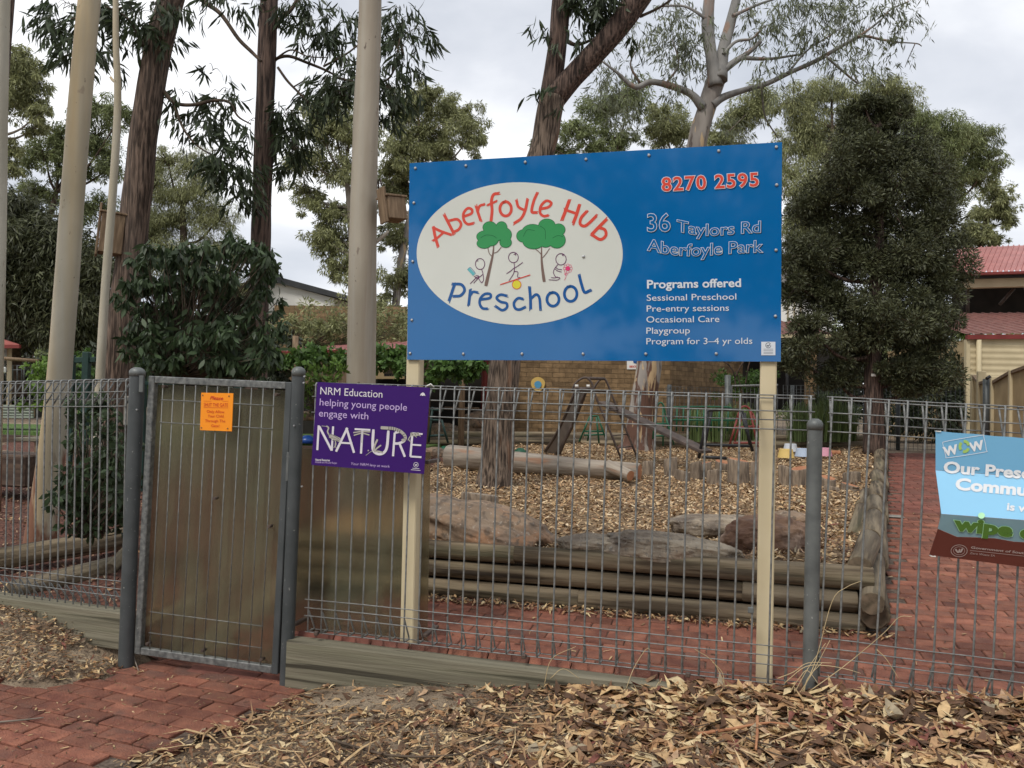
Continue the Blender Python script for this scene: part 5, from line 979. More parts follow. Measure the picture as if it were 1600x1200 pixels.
solid('fascia', [R2.hit(*q, -.1) for q in ((1512, 530), (1840, 528), (1840, 520.5), (1512, 523))], R2.n * .1, m_redtrim, cs_); e0, e1 = R2.hit(1510, 522, -.08), R2.hit(1840, 519.5, -.08); sheet_roof('roof', e0, e1, e1 + R2.n * 3.2 + Vector((0, 0, .75)), e0 + R2.n * 3.2 + Vector((0, 0, .75)), m_brownroof, cs_, .2, .02)
bar(cs_, 'downpipe', [R2.hit(1529.5, 690, -.07), R2.hit(1529.5, 531, -.07)], .048, m_creamw, 12)
# stepped panel fence
pf = thing('panel_fence', 'ochre panel fence stepping up to the right in front of the cream shed', 'fence', at(1560, 690, 12), 0)
A_ = at(1517, 700, 14.5); B_ = at(1760, 790, 8.2); dirp = Vector((B_.x - A_.x, B_.y - A_.y, 0)).normalized(); PFp = Plane((A_.x, A_.y, 0), -math.atan2(dirp.y, dirp.x))
us_ = [(1521, 590, 600), (1531, 601, 596), (1551, 600, 584), (1581, 584, 570), (1622, 570, 552), (1690, 548, 530)]
tl = [PFp.tz(u, 600)[0] for u, _, _ in us_]
for i in range(len(us_) - 1):
    (u0, v0, _), (u1, v1, _) = us_[i], us_[i + 1]
    a, b = PFp.tz(u0 + 1, v0), PFp.tz(u1 - 1, us_[i][2]); P0_, P1_ = PFp.w(a[0], 0, a[1]), PFp.w(b[0], 0, b[1])
    solid('panel', [PFp.w(a[0], 0, .75), PFp.w(b[0], 0, .75), P1_, P0_], PFp.n * .05, m_yell, pf)
    solid('cap_rail', [P0_ - PFp.n * .03, P1_ - PFp.n * .03, P1_ - PFp.n * .03 + Vector((0, 0, .045)), P0_ - PFp.n * .03 + Vector((0, 0, .045))], PFp.n * .1, m_timber, pf)
for (u, v) in ((1521, 585), (1531, 580), (1552, 588), (1581, 578), (1624, 560), (1692, 540)):
    t, z = PFp.tz(u, v); MB().bbox(-.05, .05, -.04, .09, .7, z, .008).build('post', m_creamw, pf, frame_M(PFp.w(t, 0, 0), PFp.psi))
pg = thing('fence_post', 'slim dark grey post with bent cap in front of the ochre panel fence', 'post', at(1541, 690, 13), 0); bar(pg, 'pole', [at(1541, 700, 12.6), at(1541, 592, 12.6)], .05, m_post); bars_px(pg, 'bent_cap', [(1541, 592), (1547, 588)], 12.5, .025, m_black)
# ================================================================== FAR MESH FENCE ACROSS THE PATH
def simple_fence(label, pl, u0, u1, vt, vb, sp, posts=(), m=m_galv_far, r=.004, name='mesh_fence'):
    ta, z1 = pl.tz(u0, vt); tb, z1b = pl.tz(u1, vt); za = pl.tz((u0 + u1) / 2, vb)[1]; root = thing(name, label, 'fence', pl.w(ta, 0, za), 0); z1 = (z1 + z1b) / 2
    me = MB().tube([(0, 0, 0), (0, 0, z1 - za), (0, .08, z1 - za), (0, .01, z1 - za - .12)], r, 4, cap=False).mesh('vertical_wire', m); n = int((tb - ta) / sp)
    for i in range(n + 1): objm('vertical_wire', me, root, frame_M(pl.w(ta + i * sp, 0, za), pl.psi))
    for z in (za + .05, za + .15, z1 - .13, z1 - .07, z1): bar(root, 'horizontal_wire', [pl.w(ta, 0, z), pl.w(tb, 0, z)], r, m, 4)
    for (u, v) in posts: q = pl.hit(u, v, .05); bar(root, 'post', [Vector((q.x, q.y, za - .1)), q], .035, m_post, 12)
    return root
_p = at(1300, 650, 14.5); FF = Plane((_p.x, _p.y, 0), rad(9)); simple_fence('dark far mesh fence crossing the end of the brick path under the dark tree', FF, 1224, 1512, 604, 704, .075, ((1352, 603), (1404, 604), (1238, 602)))
_p = at(1100, 650, 13.8); FG = Plane((_p.x, _p.y, 0), rad(-6)); simple_fence('far mesh fence in front of the receding brick wall, left of the grey gate', FG, 1042, 1134, 605, 690, .075, ((1046, 601),))
g3 = thing('far_gate', 'small grey framed mesh gate between far post and right sign post', 'gate', FG.hit(1165, 690), 0)
bar(g3, 'post', [FG.hit(1137, 695, -.05), FG.hit(1137, 586, -.05)], .05, m_postg, 12); bar(g3, 'frame', [FG.hit(1143, 690, 0), FG.hit(1143, 603, 0), FG.hit(1215, 602, 0)], .025, m_galv)
for i in range(12): u = 1149 + i * 6; bar(g3, 'mesh_wire', [FG.hit(u, 690), FG.hit(u, 603)], .005, m_galv_far, 4)
for v in (620, 640, 680): bar(g3, 'cross_wire', [FG.hit(1143, v), FG.hit(1215, v)], .005, m_galv_far, 4)
# ================================================================== LEFT BACKGROUND: rotunda, green frame, slatted planter, trellis
ro = thing('rotunda', 'small garden shelter with red roof and cream post at the left edge', 'shelter', at(15, 650, 20), 0)
bar(ro, 'post', [at(13.5, 655, 20), at(15, 543, 20)], .055, m_cream, 10); ap = at(-70, 505, 21.5); E_ = [at(30, 538.5, 19.2), at(30, 536, 22.5), at(-150, 536, 22.5), at(-150, 540, 19.2)]
mb = MB(); mb.add([ap] + E_, [(0, 1, 4), (0, 2, 1), (0, 3, 2), (0, 4, 3)]); mb.build('roof', m_redroof, ro); solid('gutter', [E_[0], E_[3], E_[3] - Vector((0, 0, .08)), E_[0] - Vector((0, 0, .08))], Vector((0, .08, 0)), m_redtrim, ro)
gf = thing('green_frame_fence', 'dark green square tube fence frame behind the pale trunks at left', 'fence', at(130, 690, 9), 0)
def boxpost(root, nm, a, b, w, m): MB().bbox(-w, w, -w, w, 0, (b - a).length, .006).build(nm, m, root, Matrix.Translation(a))
for u, vt, w, d in ((114, 555, .026, 9), (136, 550, .036, 9), (226, 558, .03, 9.4), (374, 560, .04, 9.6)): a = at(u, vt, d); boxpost(gf, 'post', Vector((a.x, a.y, .4)), a, w, m_dkgreen)
for a, b, dz in ((at(112, 563, 9), at(150, 562, 9), .03), (at(150, 562, 9), at(376, 562, 9.6), .03), (at(112, 600, 9), at(376, 598, 9.6), .02)):
    MB().bbox(0, (b - a).length, -.02, .02, -dz, dz, .005).build('rail', m_dkgreen, gf, axis_M(a, b))
sp_ = thing('slatted_planter', 'pale green slatted planter box on the lawn at the far left', 'planter', at(20, 652, 15), 0)
for k, v in enumerate((634, 638.5, 643, 647.5, 651.5)): a, b = at(-60, v, 15), at(52, v + .3, 15); MB().bbox(0, (b - a).length, -.02, .02, -.017, .017, .004).build('slat', flat('sage_paint%d' % k, (.26, .3, .24), .6), sp_, axis_M(a, b))
for u in (-5, 35, 51): a, b = at(u, 652, 15.04), at(u, 633, 15.04); boxpost(sp_, 'post', a, b, .03, m_timber)
solid('inner_box', [at(-60, 653, 15.1), at(51, 653, 15.1), at(51, 636, 15.1), at(-60, 636, 15.1)], Vector((0, .5, 0)), m_dark, sp_)
tr = thing('wire_trellis', 'thin grey wire trellis frames behind the lawn at left', 'trellis', at(30, 600, 18), 0)
for pts in ([(20, 600), (20, 571), (27, 571), (27, 600)], [(27, 571), (34, 572), (34, 600)], [(20, 578), (34, 578)], [(37, 598), (38, 571)], [(49, 600), (50, 573)], [(3, 598), (6, 570), (10, 598)], [(5, 580), (11, 580)]): bar(tr, 'wire', [at(u, v, 18) for u, v in pts], .014, m_galv_far, 5)
bar(tr, 'top_rail', [at(-20, 558, 18.5), at(60, 564, 18.5)], .04, m_timber)
MB().bbox(-.05, .06, -.05, .05, -.08, .05, .02).build('lantern', m_white, tr, Matrix.Translation(at(4, 577, 17.9)))
a = LFT.hit(199, 641, .12); tag(MB().bbox(-.035, .03, 0, .03, -.095, .09, .004).build('letter_box', m_conc, None, frame_M(a, LP_PSI)), 'small grey box fixed behind the mesh at the left gate post', 'box')
# ================================================================== FOLIAGE AND TREES
class Leaves:
    def __init__(s): s.P, s.D, s.L, s.Wd = [], [], [], []
    def add(s, P, D, L, Wd): s.P.append(P); s.D.append(D); s.L.append(L); s.Wd.append(Wd)
    def cluster(s, c, r, n, L, asp=.2, droop=.8, shell=.5):
        c = np.array(c); r = np.array(r) if hasattr(r, '__len__') else np.array([r] * 3); d = rng.normal(0, 1, (n, 3)); d /= np.linalg.norm(d, axis=1)[:, None]
        q = rng.random(n) ** (1 / 3 * (1 - shell) + .12); P = c + d * q[:, None] * r; D = d * (1 - droop) + rng.normal(0, .38, (n, 3)); D[:, 2] -= droop; D /= np.linalg.norm(D, axis=1)[:, None]
        l = rng.uniform(.6, 1.2, n) * L; s.add(P, D, l, l * asp * rng.uniform(.7, 1.2, n))
    def sprig(s, q, out, ln, n, L, asp=.15):
        """a drooping twig with slender hanging leaves along it; returns the twig path"""
        q = np.array(q); out = np.array(out); pts = [q + out * ln * f + np.array([0, 0, -.55 * ln * f * f]) for f in (0, .35, .7, 1)]
        f = rng.uniform(.1, 1, n)[:, None]; P = q + out * ln * f + np.array([0, 0, -.55]) * ln * f * f + rng.normal(0, .02, (n, 3)); D = out * .35 + rng.normal(0, .34, (n, 3)); D[:, 2] -= .75; D /= np.linalg.norm(D, axis=1)[:, None]
        l = rng.uniform(.55, 1.2, n) * L; s.add(P, D, l, l * asp * rng.uniform(.75, 1.25, n)); return pts
    def build(s, name, m, parent=None, fine=False):
        P, D, L, Wd = np.concatenate(s.P), np.concatenate(s.D), np.concatenate(s.L), np.concatenate(s.Wd); n = len(P)
        S = np.cross(D, rng.normal(0, 1, (n, 3))); S /= np.linalg.norm(S, axis=1)[:, None] + 1e-9; U = np.cross(S, D); L = L[:, None]; Wd = Wd[:, None]
        if fine:
            cv = rng.uniform(-.18, .25, n)[:, None] * L; V = []
            for x, w in ((0, .06), (.25, .8), (.55, 1), (1, .04)): c = P + D * L * x + U * cv * 4 * x * (1 - x) * .6; V += [c - S * Wd * w / 2, c + S * Wd * w / 2]
            V = np.stack(V, 1).reshape(-1, 3); F = (np.array([[0, 1, 3, 2], [2, 3, 5, 4], [4, 5, 7, 6]])[None] + 8 * np.arange(n)[:, None, None]).reshape(-1, 4)
        else:
            V = np.stack([P, P + D * L * .45 - S * Wd / 2, P + D * L, P + D * L * .45 + S * Wd / 2], 1).reshape(-1, 3); F = np.arange(4 * n).reshape(n, 4)
        return objm(name, mesh_np(name, V, F, m), parent)
def blob(u, v, ru, rv, d): c = at(u, v, d); return c, (ru / FPX * d, min(ru, rv) / FPX * d * 1.1, rv / FPX * d)
def limb(P, r0, r1, wig=.05):
    Q = [Vector(p) for p in smooth_path(P, 5)]; n = len(Q)
    for i in range(1, n - 1): Q[i] += Vector([random.gauss(0, wig * r0) for _ in range(3)])
    return Q, [r0 + (r1 - r0) * i / (n - 1) for i in range(n)]
def tree(name, label, d, trunk, blobs, n, L, lm, bm, asp=.2, droop=.6, clumps=14, group=None, cat='tree', crad=.33, twigs=True, shell=.4, fill=1.0, bw=None, limbs=True, dspread=1.0, tsides=12):
    # trunk: [(u,v,width px)...] bottom first;  blobs: [(u,v,ru,rv[,dd])]
    if d > 20 and n < 25000: L *= .68; n = int(n * 1.75)
    base = at(trunk[0][0], trunk[0][1], d); root = thing(name, label, cat, base, 0, group)
    P = [at(u, v, d) for u, v, w in trunk]; Q = smooth_path(P, 6); Wp = np.interp(np.linspace(0, 1, len(Q)), np.linspace(0, 1, len(trunk)), [w for _, _, w in trunk])
    MB().tube(Q, [max(.008, w / FPX * d / 2) for w in Wp], tsides, jit=.12).build('trunk', bm, root)
    lv = Leaves(); mb = MB(); top = [Vector(q) for q in Q]; tot = sum(b[2] * b[3] for b in blobs)
    for b in blobs:
        u, v, ru, rv = b[:4]; dd = d + (b[4] if len(b) > 4 else random.uniform(-.6, .6) * ru / FPX * d * dspread); c, r = blob(u, v, ru, rv, dd); nb = max(40, int(n * 2.3 * b[2] * b[3] / tot)); K = max(6, int(clumps * 2.1 * (b[2] * b[3] / (tot / len(blobs))) ** .5))
        if limbs:
            cand = [p for p in top if p.z < c.z - r[2] * .1] or top[:1]; s0 = min(cand, key=lambda p: (p - c).length + abs(p.z - (c.z - r[2] * 1.3)) * .5)
            mid = s0.lerp(c, .5) + Vector((0, 0, -.12 * (c - s0).length + random.uniform(-.1, .1))); rr = (bw or .03) * (1 if not bw else 1)
            q, rs_ = limb([s0, mid, c], rr, rr * .35); mb.tube(q, rs_, 6, cap=False)
        for k in range(K):
            v3 = Vector(rng.normal(0, 1, 3)).normalized(); v3.z = v3.z * .9; f = random.uniform(.25, 1.12); cc = c + Vector((v3.x * r[0] * f, v3.y * r[1] * f, v3.z * r[2] * f)); cr_ = crad * .72 * min(r) * random.uniform(.5, 1.35)
            lv.cluster(cc, (cr_ * 1.15, cr_ * 1.15, cr_), int(nb / K * fill), L, asp, droop, shell)
            if twigs and limbs: q, rs_ = limb([c, c.lerp(cc, .6) + Vector((0, 0, .05)), cc], (bw or .03) * .35, .004); mb.tube(q, rs_, 4, cap=False)
    if mb.v: tag(mb.build('branches', bm, root), kind='stuff')
    lv.build('foliage', lm, root); return root
# ---- far treeline (closes the horizon)
fw = Leaves()
for i in range(150):
    u = -250 + i * 14 + random.uniform(-6, 6); d = random.uniform(42, 55); vt = 520 if u > 1250 or u < 450 else 550
    for _ in range(3): c = at(u + random.uniform(-8, 8), vt + random.uniform(0, 90), d); fw.cluster(c, (1.3, 1.3, 1.6), 150, .4, .45, .4)
tag(fw.build('far_wood', m_lmid), kind='stuff')
# ---- background trees
BGg = 'gum trees beyond the playground'
tree('gum_tree', 'grey green gum at the far left edge with foliage hanging beside the pale trunk', 25, [(5, 620, 16), (2, 350, 12), (-10, 150, 8)], [(25, 100, 42, 34), (52, 130, 28, 38), (20, 150, 34, 42), (62, 178, 22, 18), (12, 235, 30, 20), (55, 200, 22, 12), (18, 262, 18, 16)], 5200, .24, m_lolive, m_twiggrey, group=BGg, bw=.05, crad=.42)
tree('gum_tree', 'loose gum seen between the two leftmost pale trunks', 28, [(40, 600, 16), (60, 420, 12), (88, 300, 7)], [(70, 245, 42, 30), (95, 215, 34, 24), (150, 165, 42, 26), (190, 180, 24, 26), (150, 215, 44, 40), (120, 270, 40, 20), (175, 260, 26, 26), (60, 300, 42, 26), (140, 330, 40, 32)], 8000, .24, m_lmid, m_twig, group=BGg, bw=.06, crad=.42)
tree('casuarina', 'dark fine leaved casuarina filling the lower left behind the rotunda', 21, [(30, 620, 22), (20, 500, 18), (40, 380, 10)], [(20, 330, 45, 40), (40, 380, 60, 50), (100, 400, 60, 60), (20, 450, 60, 60), (90, 480, 70, 60), (150, 440, 50, 60), (-20, 400, 40, 80), (140, 530, 60, 30), (30, 520, 60, 20)], 34000, .2, m_ldark, m_twig, .2, .55, 26, group=None, bw=.06, crad=.6)
tree('casuarina', 'olive casuarina with soft crown between the brown trunk and red brown trunk', 24, [(300, 620, 20), (290, 450, 15), (285, 320, 8)], [(262, 252, 46, 26), (240, 290, 38, 36), (310, 255, 28, 24), (300, 300, 50, 44), (340, 345, 40, 34), (265, 345, 50, 36), (360, 385, 34, 26), (290, 400, 60, 40), (235, 370, 34, 50), (340, 440, 50, 50)], 17000, .2, m_lolive, m_twig, .12, .7, 20, bw=.05, crad=.46)
tree('gum_tree', 'olive gum whose crown shows behind the fawn trunk at its left side', 22, [(548, 600, 16), (552, 470, 14), (548, 340, 10), (540, 270, 7)], [(520, 165, 45, 25), (500, 200, 46, 36), (545, 210, 50, 42), (480, 250, 34, 30), (540, 270, 40, 34), (475, 300, 34, 24), (520, 330, 52, 26), (530, 375, 40, 40), (500, 370, 26, 30), (560, 420, 34, 30), (530, 420, 30, 22)], 8600, .22, m_lolive, m_twiggrey, group=BGg, bw=.05, crad=.4)
tree('gum_tree', 'broad gum crown between the fawn trunk and top left corner of the sign', 24, [(612, 600, 16), (618, 480, 13), (632, 380, 11), (652, 290, 8)], [(655, 155, 45, 26), (712, 178, 44, 34), (735, 215, 26, 30), (665, 205, 58, 40), (625, 240, 40, 36), (690, 240, 50, 22), (640, 290, 40, 30), (606, 300, 20, 50), (620, 370, 26, 36), (630, 430, 26, 34), (600, 480, 20, 30)], 12000, .22, m_lolive, m_peel, group=BGg, bw=.05, crad=.42)
tree('gum_tree', 'low gum tops peeping above the sign under the forked dark tree', 26, [(950, 620, 14), (945, 400, 10), (955, 260, 7)], [(850, 225, 26, 14), (900, 205, 36, 26), (945, 170, 40, 34), (985, 150, 32, 40), (960, 215, 44, 26), (870, 235, 40, 14), (930, 235, 50, 16)], 5200, .22, m_lmid, m_twig, group=BGg, bw=.045, crad=.42)
tree('gum_tree', 'light olive gum showing behind the grey gum fork above the sign', 27, [(1060, 620, 14), (1060, 400, 10), (1050, 250, 8)], [(1040, 185, 40, 30), (1075, 205, 46, 26), (1030, 215, 30, 20), (1150, 190, 40, 34), (1185, 160, 36, 34), (1140, 225, 50, 20)], 7000, .22, m_lolive, m_twiggrey, group=BGg, bw=.045, crad=.44)
tree('gum_tree', 'large yellow green gum crown right of the sign behind the dark pine', 24, [(1290, 640, 20), (1280, 430, 16), (1285, 300, 12), (1300, 200, 8)], [(1300, 150, 62, 34), (1240, 160, 46, 34), (1385, 140, 46, 34), (1410, 170, 40, 30), (1260, 210, 60, 46), (1330, 220, 64, 52), (1220, 260, 34, 50), (1280, 290, 60, 50), (1350, 280, 46, 40), (1250, 350, 40, 50), (1240, 420, 24, 40), (1300, 380, 50, 40)], 21000, .2, m_lolive, m_twig, .16, .75, 22, group=BGg, bw=.05, crad=.45)
tree('gum_tree', 'rounded gum crown with drooping right edge above the red roof shelter', 23, [(1470, 620, 20), (1460, 450, 15), (1475, 320, 9)], [(1440, 195, 40, 28), (1480, 215, 50, 38), (1525, 225, 36, 34), (1545, 255, 24, 22), (1460, 260, 60, 40), (1510, 275, 40, 28), (1430, 230, 40, 40), (1480, 310, 34, 20)], 13000, .2, m_lmid, m_twig, .16, .7, 20, group=BGg, bw=.05, crad=.45)
tree('gum_tree', 'small drooping gum just above the right end of the red roof', 27, [(1530, 620, 12), (1530, 420, 9), (1540, 340, 6)], [(1555, 300, 24, 18), (1568, 325, 20, 22), (1540, 335, 30, 18), (1530, 365, 40, 22), (1575, 345, 12, 14), (1500, 375, 30, 16), (1555, 375, 22, 8)], 4200, .22, m_lolive, m_twig, group=BGg, bw=.045, crad=.4)
tree('hedge_trees', 'pale green bushes seen under the red roof shelter', 30, [(1560, 560, 8), (1560, 500, 5)], [(1530, 502, 30, 14), (1570, 500, 34, 14), (1620, 500, 40, 14), (1500, 510, 30, 16)], 2600, .25, m_lbright, m_twig, .4, .4, 14, cat='bush', crad=.5, limbs=False)
# dark dense tree on the right
tree('dark_cypress_pine', 'dense very dark tree right of the sign with a small tag on its trunk', 12.5, [(1366, 712, 34), (1366, 640, 28), (1364, 570, 26), (1368, 480, 20), (1375, 350, 12), (1372, 200, 5)],
     [(1378, 180, 40, 34), (1345, 200, 34, 40), (1400, 240, 60, 40), (1330, 260, 54, 48), (1440, 290, 54, 46), (1380, 320, 60, 60), (1290, 330, 50, 44), (1455, 350, 46, 50), (1350, 165, 26, 20), (1395, 175, 24, 22), (1260, 400, 42, 36), (1330, 400, 70, 54), (1430, 410, 76, 60), (1248, 450, 30, 30), (1300, 470, 60, 46), (1390, 500, 80, 56), (1466, 450, 44, 56), (1458, 530, 40, 50), (1330, 545, 50, 40), (1420, 570, 60, 40), (1270, 520, 40, 34), (1448, 590, 40, 34), (1240, 560, 28, 34), (1300, 585, 36, 30)],
     100000, .066, m_ldark, m_redbark, .3, .0, 13, bw=.04, crad=.52, shell=.15)
root = bpy.data.objects['dark_cypress_pine']; p = at(1365, 586, 12.5 - .18); MB().bbox(-.035, .035, -.004, .004, -.02, .02, .002).build('tree_tag', m_white, root, Matrix.Translation(p))
fo = Leaves()
for (u, v, ru, rv) in ((1300, 640, 40, 40), (1400, 640, 50, 40), (1460, 640, 50, 50), (1350, 600, 40, 30), (1490, 600, 30, 50)): c, r = blob(u, v, ru, rv, 17); fo.cluster(c, r, 2600, .13, .3, .3)
o = fo.build('dark_understorey_bush', m_lblack); tag(o, 'dark tangle of bushes behind the far mesh fence under the dark tree', 'bush')
# ---- grey gum with spreading limbs (behind the sign, right)
DG = 13.6
gg = thing('spreading_grey_gum', 'peeling smooth gum rising behind the sign, forked with long bare limbs to the right', 'tree', gbed(1005, 700), 0)
bz = gbed(1006, 703); DG = (bz - CAM).dot(_fw)
def trunk_px(root, name, pts, d, m, sides=16, jit=.1, d2=None):
    n = len(pts); P = [at(u, v, d + ((d2 or d) - d) * i / max(1, n - 1)) for i, (u, v, w) in enumerate(pts)]; Q = smooth_path(P, 6); Wp = np.interp(np.linspace(0, 1, len(Q)), np.linspace(0, 1, n), [w for _, _, w in pts])
    return MB().tube(Q, [max(.004, w / FPX * d / 2) for w in Wp], sides, jit=jit).build(name, m, root), Q
trunk_px(gg, 'trunk', [(994, 712, 70), (998, 690, 50), (1003, 640, 40), (1014, 570, 38), (1040, 420, 34), (1070, 300, 30), (1090, 220, 30), (1098, 190, 29), (1110, 150, 28), (1120, 122, 28)], DG, m_peel, 20, .16)
BR = [([(1118, 135, 24), (1112, 90, 19), (1106, 40, 20), (1111, -30, 16), (1118, -90, 12)], 0), ([(1124, 125, 26), (1130, 80, 19), (1143, 30, 16), (1160, -40, 13)], .3), ([(1098, 168, 16), (1078, 146, 12), (1040, 132, 10), (1015, 128, 9), (992, 136, 8), (965, 114, 5), (940, 95, 3)], -.4),
      ([(1112, 165, 14), (1130, 152, 12), (1165, 140, 9), (1200, 130, 8), (1235, 113, 7), (1275, 95, 7), (1310, 75, 6), (1345, 57, 5), (1378, 62, 4), (1402, 66, 3)], .5), ([(1130, 110, 12), (1150, 95, 10), (1170, 82, 7), (1188, 65, 7)], .2), ([(1160, 90, 8), (1200, 92, 5), (1250, 85, 3)], .2),
      ([(1340, 58, 4), (1372, 35, 3), (1392, 15, 2.5), (1420, 2, 2)], .5), ([(1130, 85, 6), (1150, 65, 5), (1175, 60, 4), (1195, 40, 3)], 0), ([(1230, 115, 4), (1260, 80, 3), (1290, 60, 2), (1320, 40, 2)], .5), ([(1290, 88, 4), (1340, 130, 3), (1330, 110, 2)], .5), ([(1402, 66, 2.5), (1432, 68, 2), (1440, 72, 1.5)], .5), ([(1430, 68, 1.6), (1420, 90, 1.3), (1414, 105, 1)], .5),
      ([(1000, 130, 4), (985, 100, 3), (1000, 70, 2)], -.4), ([(1040, 132, 4), (1060, 100, 3), (1050, 60, 2)], -.3), ([(1105, 30, 6), (1070, 10, 4), (1030, 10, 3)], 0), ([(1145, 25, 6), (1190, 5, 4), (1240, -10, 3)], .3), ([(1190, 130, 4), (1195, 180, 2.5), (1215, 215, 2)], .5)]
for pts, o_ in BR: trunk_px(gg, 'branch', pts, DG - .1, m_greygum, 8, .08, DG + o_)
lv = Leaves()
for (u, v, ru, rv, n) in ((950, 95, 22, 20, 170), (975, 120, 26, 22, 200), (1000, 60, 26, 24, 160), (1040, 40, 30, 26, 200), (1050, 80, 26, 22, 240), (1085, 60, 24, 26, 260), (1070, 100, 28, 20, 200), (940, 130, 20, 22, 110), (985, 25, 30, 20, 160), (1040, 10, 40, 16, 170), (1000, 165, 24, 24, 170), (960, 165, 20, 26, 140), (1170, 20, 24, 20, 150), (1200, 45, 24, 18, 180), (1240, 30, 34, 22, 260), (1290, 25, 34, 24, 280), (1270, 60, 26, 16, 190), (1330, 20, 34, 20, 260), (1370, 12, 26, 16, 170), (1410, 18, 20, 20, 150), (1430, 32, 10, 12, 60), (1340, 50, 30, 14, 170), (1300, 85, 26, 16, 140), (1350, 90, 20, 14, 80), (1385, 55, 16, 10, 70), (1220, 85, 20, 14, 110), (1185, 100, 18, 16, 110), (1170, 60, 16, 14, 90), (1330, 115, 30, 18, 130), (1370, 115, 20, 14, 70), (1395, 75, 10, 8, 40), (1230, 150, 26, 16, 90), (1090, 110, 14, 18, 80), (1290, -5, 60, 14, 300), (1140, 190, 22, 20, 120), (1060, 140, 26, 14, 120)):
    c, r = blob(u, v, ru, rv, DG + random.uniform(-.5, .5)); 
    for k in range(5): q = c + Vector((random.uniform(-.8, .8) * r[0], random.uniform(-.8, .8) * r[1], random.uniform(-.8, .8) * r[2])); [lv.sprig(q + Vector((random.gauss(0, .1), random.gauss(0, .1), random.gauss(0, .08))), Vector((random.gauss(0, 1), random.gauss(0, 1), random.gauss(0, .4))).normalized(), .22, 9, .13, .15) for _ in range(max(1, n // 26))]
    mbt = MB()
lv.build('foliage', m_lgrey, gg)
# ---- big fibrous tree behind the left sign post, forking above the sign
bz = gbed(778, 762); DM = (bz - CAM).dot(_fw)
mt = thing('forked_stringybark', 'thick fibrous barked tree standing in the bark, forked above the sign', 'tree', bz, 0)
trunk_px(mt, 'trunk', [(770, 785, 72), (773, 760, 62), (777, 720, 52), (781, 660, 47), (786, 600, 47), (797, 500, 46), (818, 380, 44), (838, 270, 42), (850, 225, 40), (857, 185, 40), (864, 152, 42)], DM, m_greybark, 28, .14)
trunk_px(mt, 'limb', [(858, 165, 34), (866, 110, 31), (872, 60, 30), (876, 15, 30), (882, -60, 26), (890, -150, 20)], DM + .02, m_redbark, 20, .1)
trunk_px(mt, 'limb', [(868, 150, 38), (895, 120, 34), (930, 82, 34), (965, 42, 36), (1000, -8, 38), (1040, -70, 32), (1080, -140, 24)], DM, m_redbark, 20, .1, DM - .3)
trunk_px(mt, 'branch', [(882, 62, 8), (900, 70, 6), (925, 62, 4), (945, 50, 3)], DM, m_twig, 8); trunk_px(mt, 'branch', [(1000, 26, 5), (1030, 12, 4), (1055, -5, 3)], DM, m_twig, 8)
lv = Leaves()
for (u, v, ru, rv, n) in ((920, 8, 26, 20, 150), (945, 18, 24, 18, 150), (905, -8, 30, 20, 150), (850, 38, 14, 10, 30), (845, 150, 14, 10, 22), (882, 165, 6, 14, 14), (880, 140, 10, 8, 12), (1000, 60, 20, 14, 20), (955, -20, 40, 16, 150), (893, 55, 24, 16, 40)):
    c, r = blob(u, v, ru, rv, DM - .15); [lv.sprig(c + Vector([random.uniform(-.8, .8) * r[i] for i in range(3)]), Vector((random.gauss(0, 1), random.gauss(0, 1), random.gauss(0, .3))).normalized(), .14, 10, .15, .17) for _ in range(max(1, n // 8))]
lv.build('foliage', m_lnear, mt, True)
# ---- near trees of the left group
def near_tree(name, label, base, d, trunk, m, branches=(), clusters=(), L=.15, asp=.16, jit=.1, sides=24, bm=None, cat='tree'):
    root = thing(name, label, cat, base, 0)
    trunk_px(root, 'trunk', trunk, d, m, sides, jit)
    for pts in branches: trunk_px(root, 'branch', pts, d, bm or m_twig, 10, .1, d + random.uniform(-.25, .25))
    if clusters:
        lv = Leaves(); mb = MB()
        for (u, v, ru, rv, n) in clusters:
            c, r = blob(u, v, ru, rv, d + random.uniform(-.25, .25)); K = max(2, n // 8)
            for k in range(K):
                q = c + Vector((random.uniform(-.7, .7) * r[0], random.uniform(-.7, .7) * r[1], random.uniform(-.55, 1.0) * r[2])); h = c + Vector((random.uniform(-.3, .3) * r[0], 0, random.uniform(0, .6) * r[2]))
                if k % 2 == 0: a, b = limb([h, h.lerp(q, .5) + Vector((0, 0, .03)), q], .004, .0015); mb.tube(a, b, 4, cap=False)
                o = (q - c) * (1 / max(r)); o = Vector((o.x + random.gauss(0, .4), o.y + random.gauss(0, .4), random.uniform(-.3, .2))).normalized()
                lv.sprig(q, o, random.uniform(.1, .2), 11, L, asp)
        tag(mb.build('twigs', m_twig, root), kind='stuff'); lv.build('foliage', m_lnear, root, True)
    return root
def base_at(u, v): return gpt(u, v)
near_tree('pale_gum', 'thick smooth cream gum trunk at left with peeled brown base behind the fence', base_at(75, 800), 6.9, [(62, 860, 50), (70, 800, 44), (78, 730, 40), (88, 640, 37), (95, 560, 35), (104, 440, 35), (118, 250, 34), (132, 80, 33), (146, -60, 32), (160, -220, 30)], m_pale, jit=.03)
near_tree('pale_gum', 'thin pale grey sapling trunk just left of the nest box', base_at(148, 790), 7.4, [(146, 800, 17), (150, 720, 15), (158, 560, 13.5), (166, 430, 12.5), (177, 290, 12), (184, 160, 11), (181, 60, 9), (181, -40, 8)], m_pale, [[(184, 130, 5), (177, 126, 4.5), (173, 121, 4)]], jit=.05, sides=14, bm=m_pale)
near_tree('pale_gum', 'cream trunk cut off by the left edge of the photograph', base_at(-10, 790), 6.4, [(-18, 800, 34), (-12, 600, 30), (-6, 400, 27), (-3, 200, 27), (1, 0, 26), (5, -150, 25)], m_pale, jit=.03)
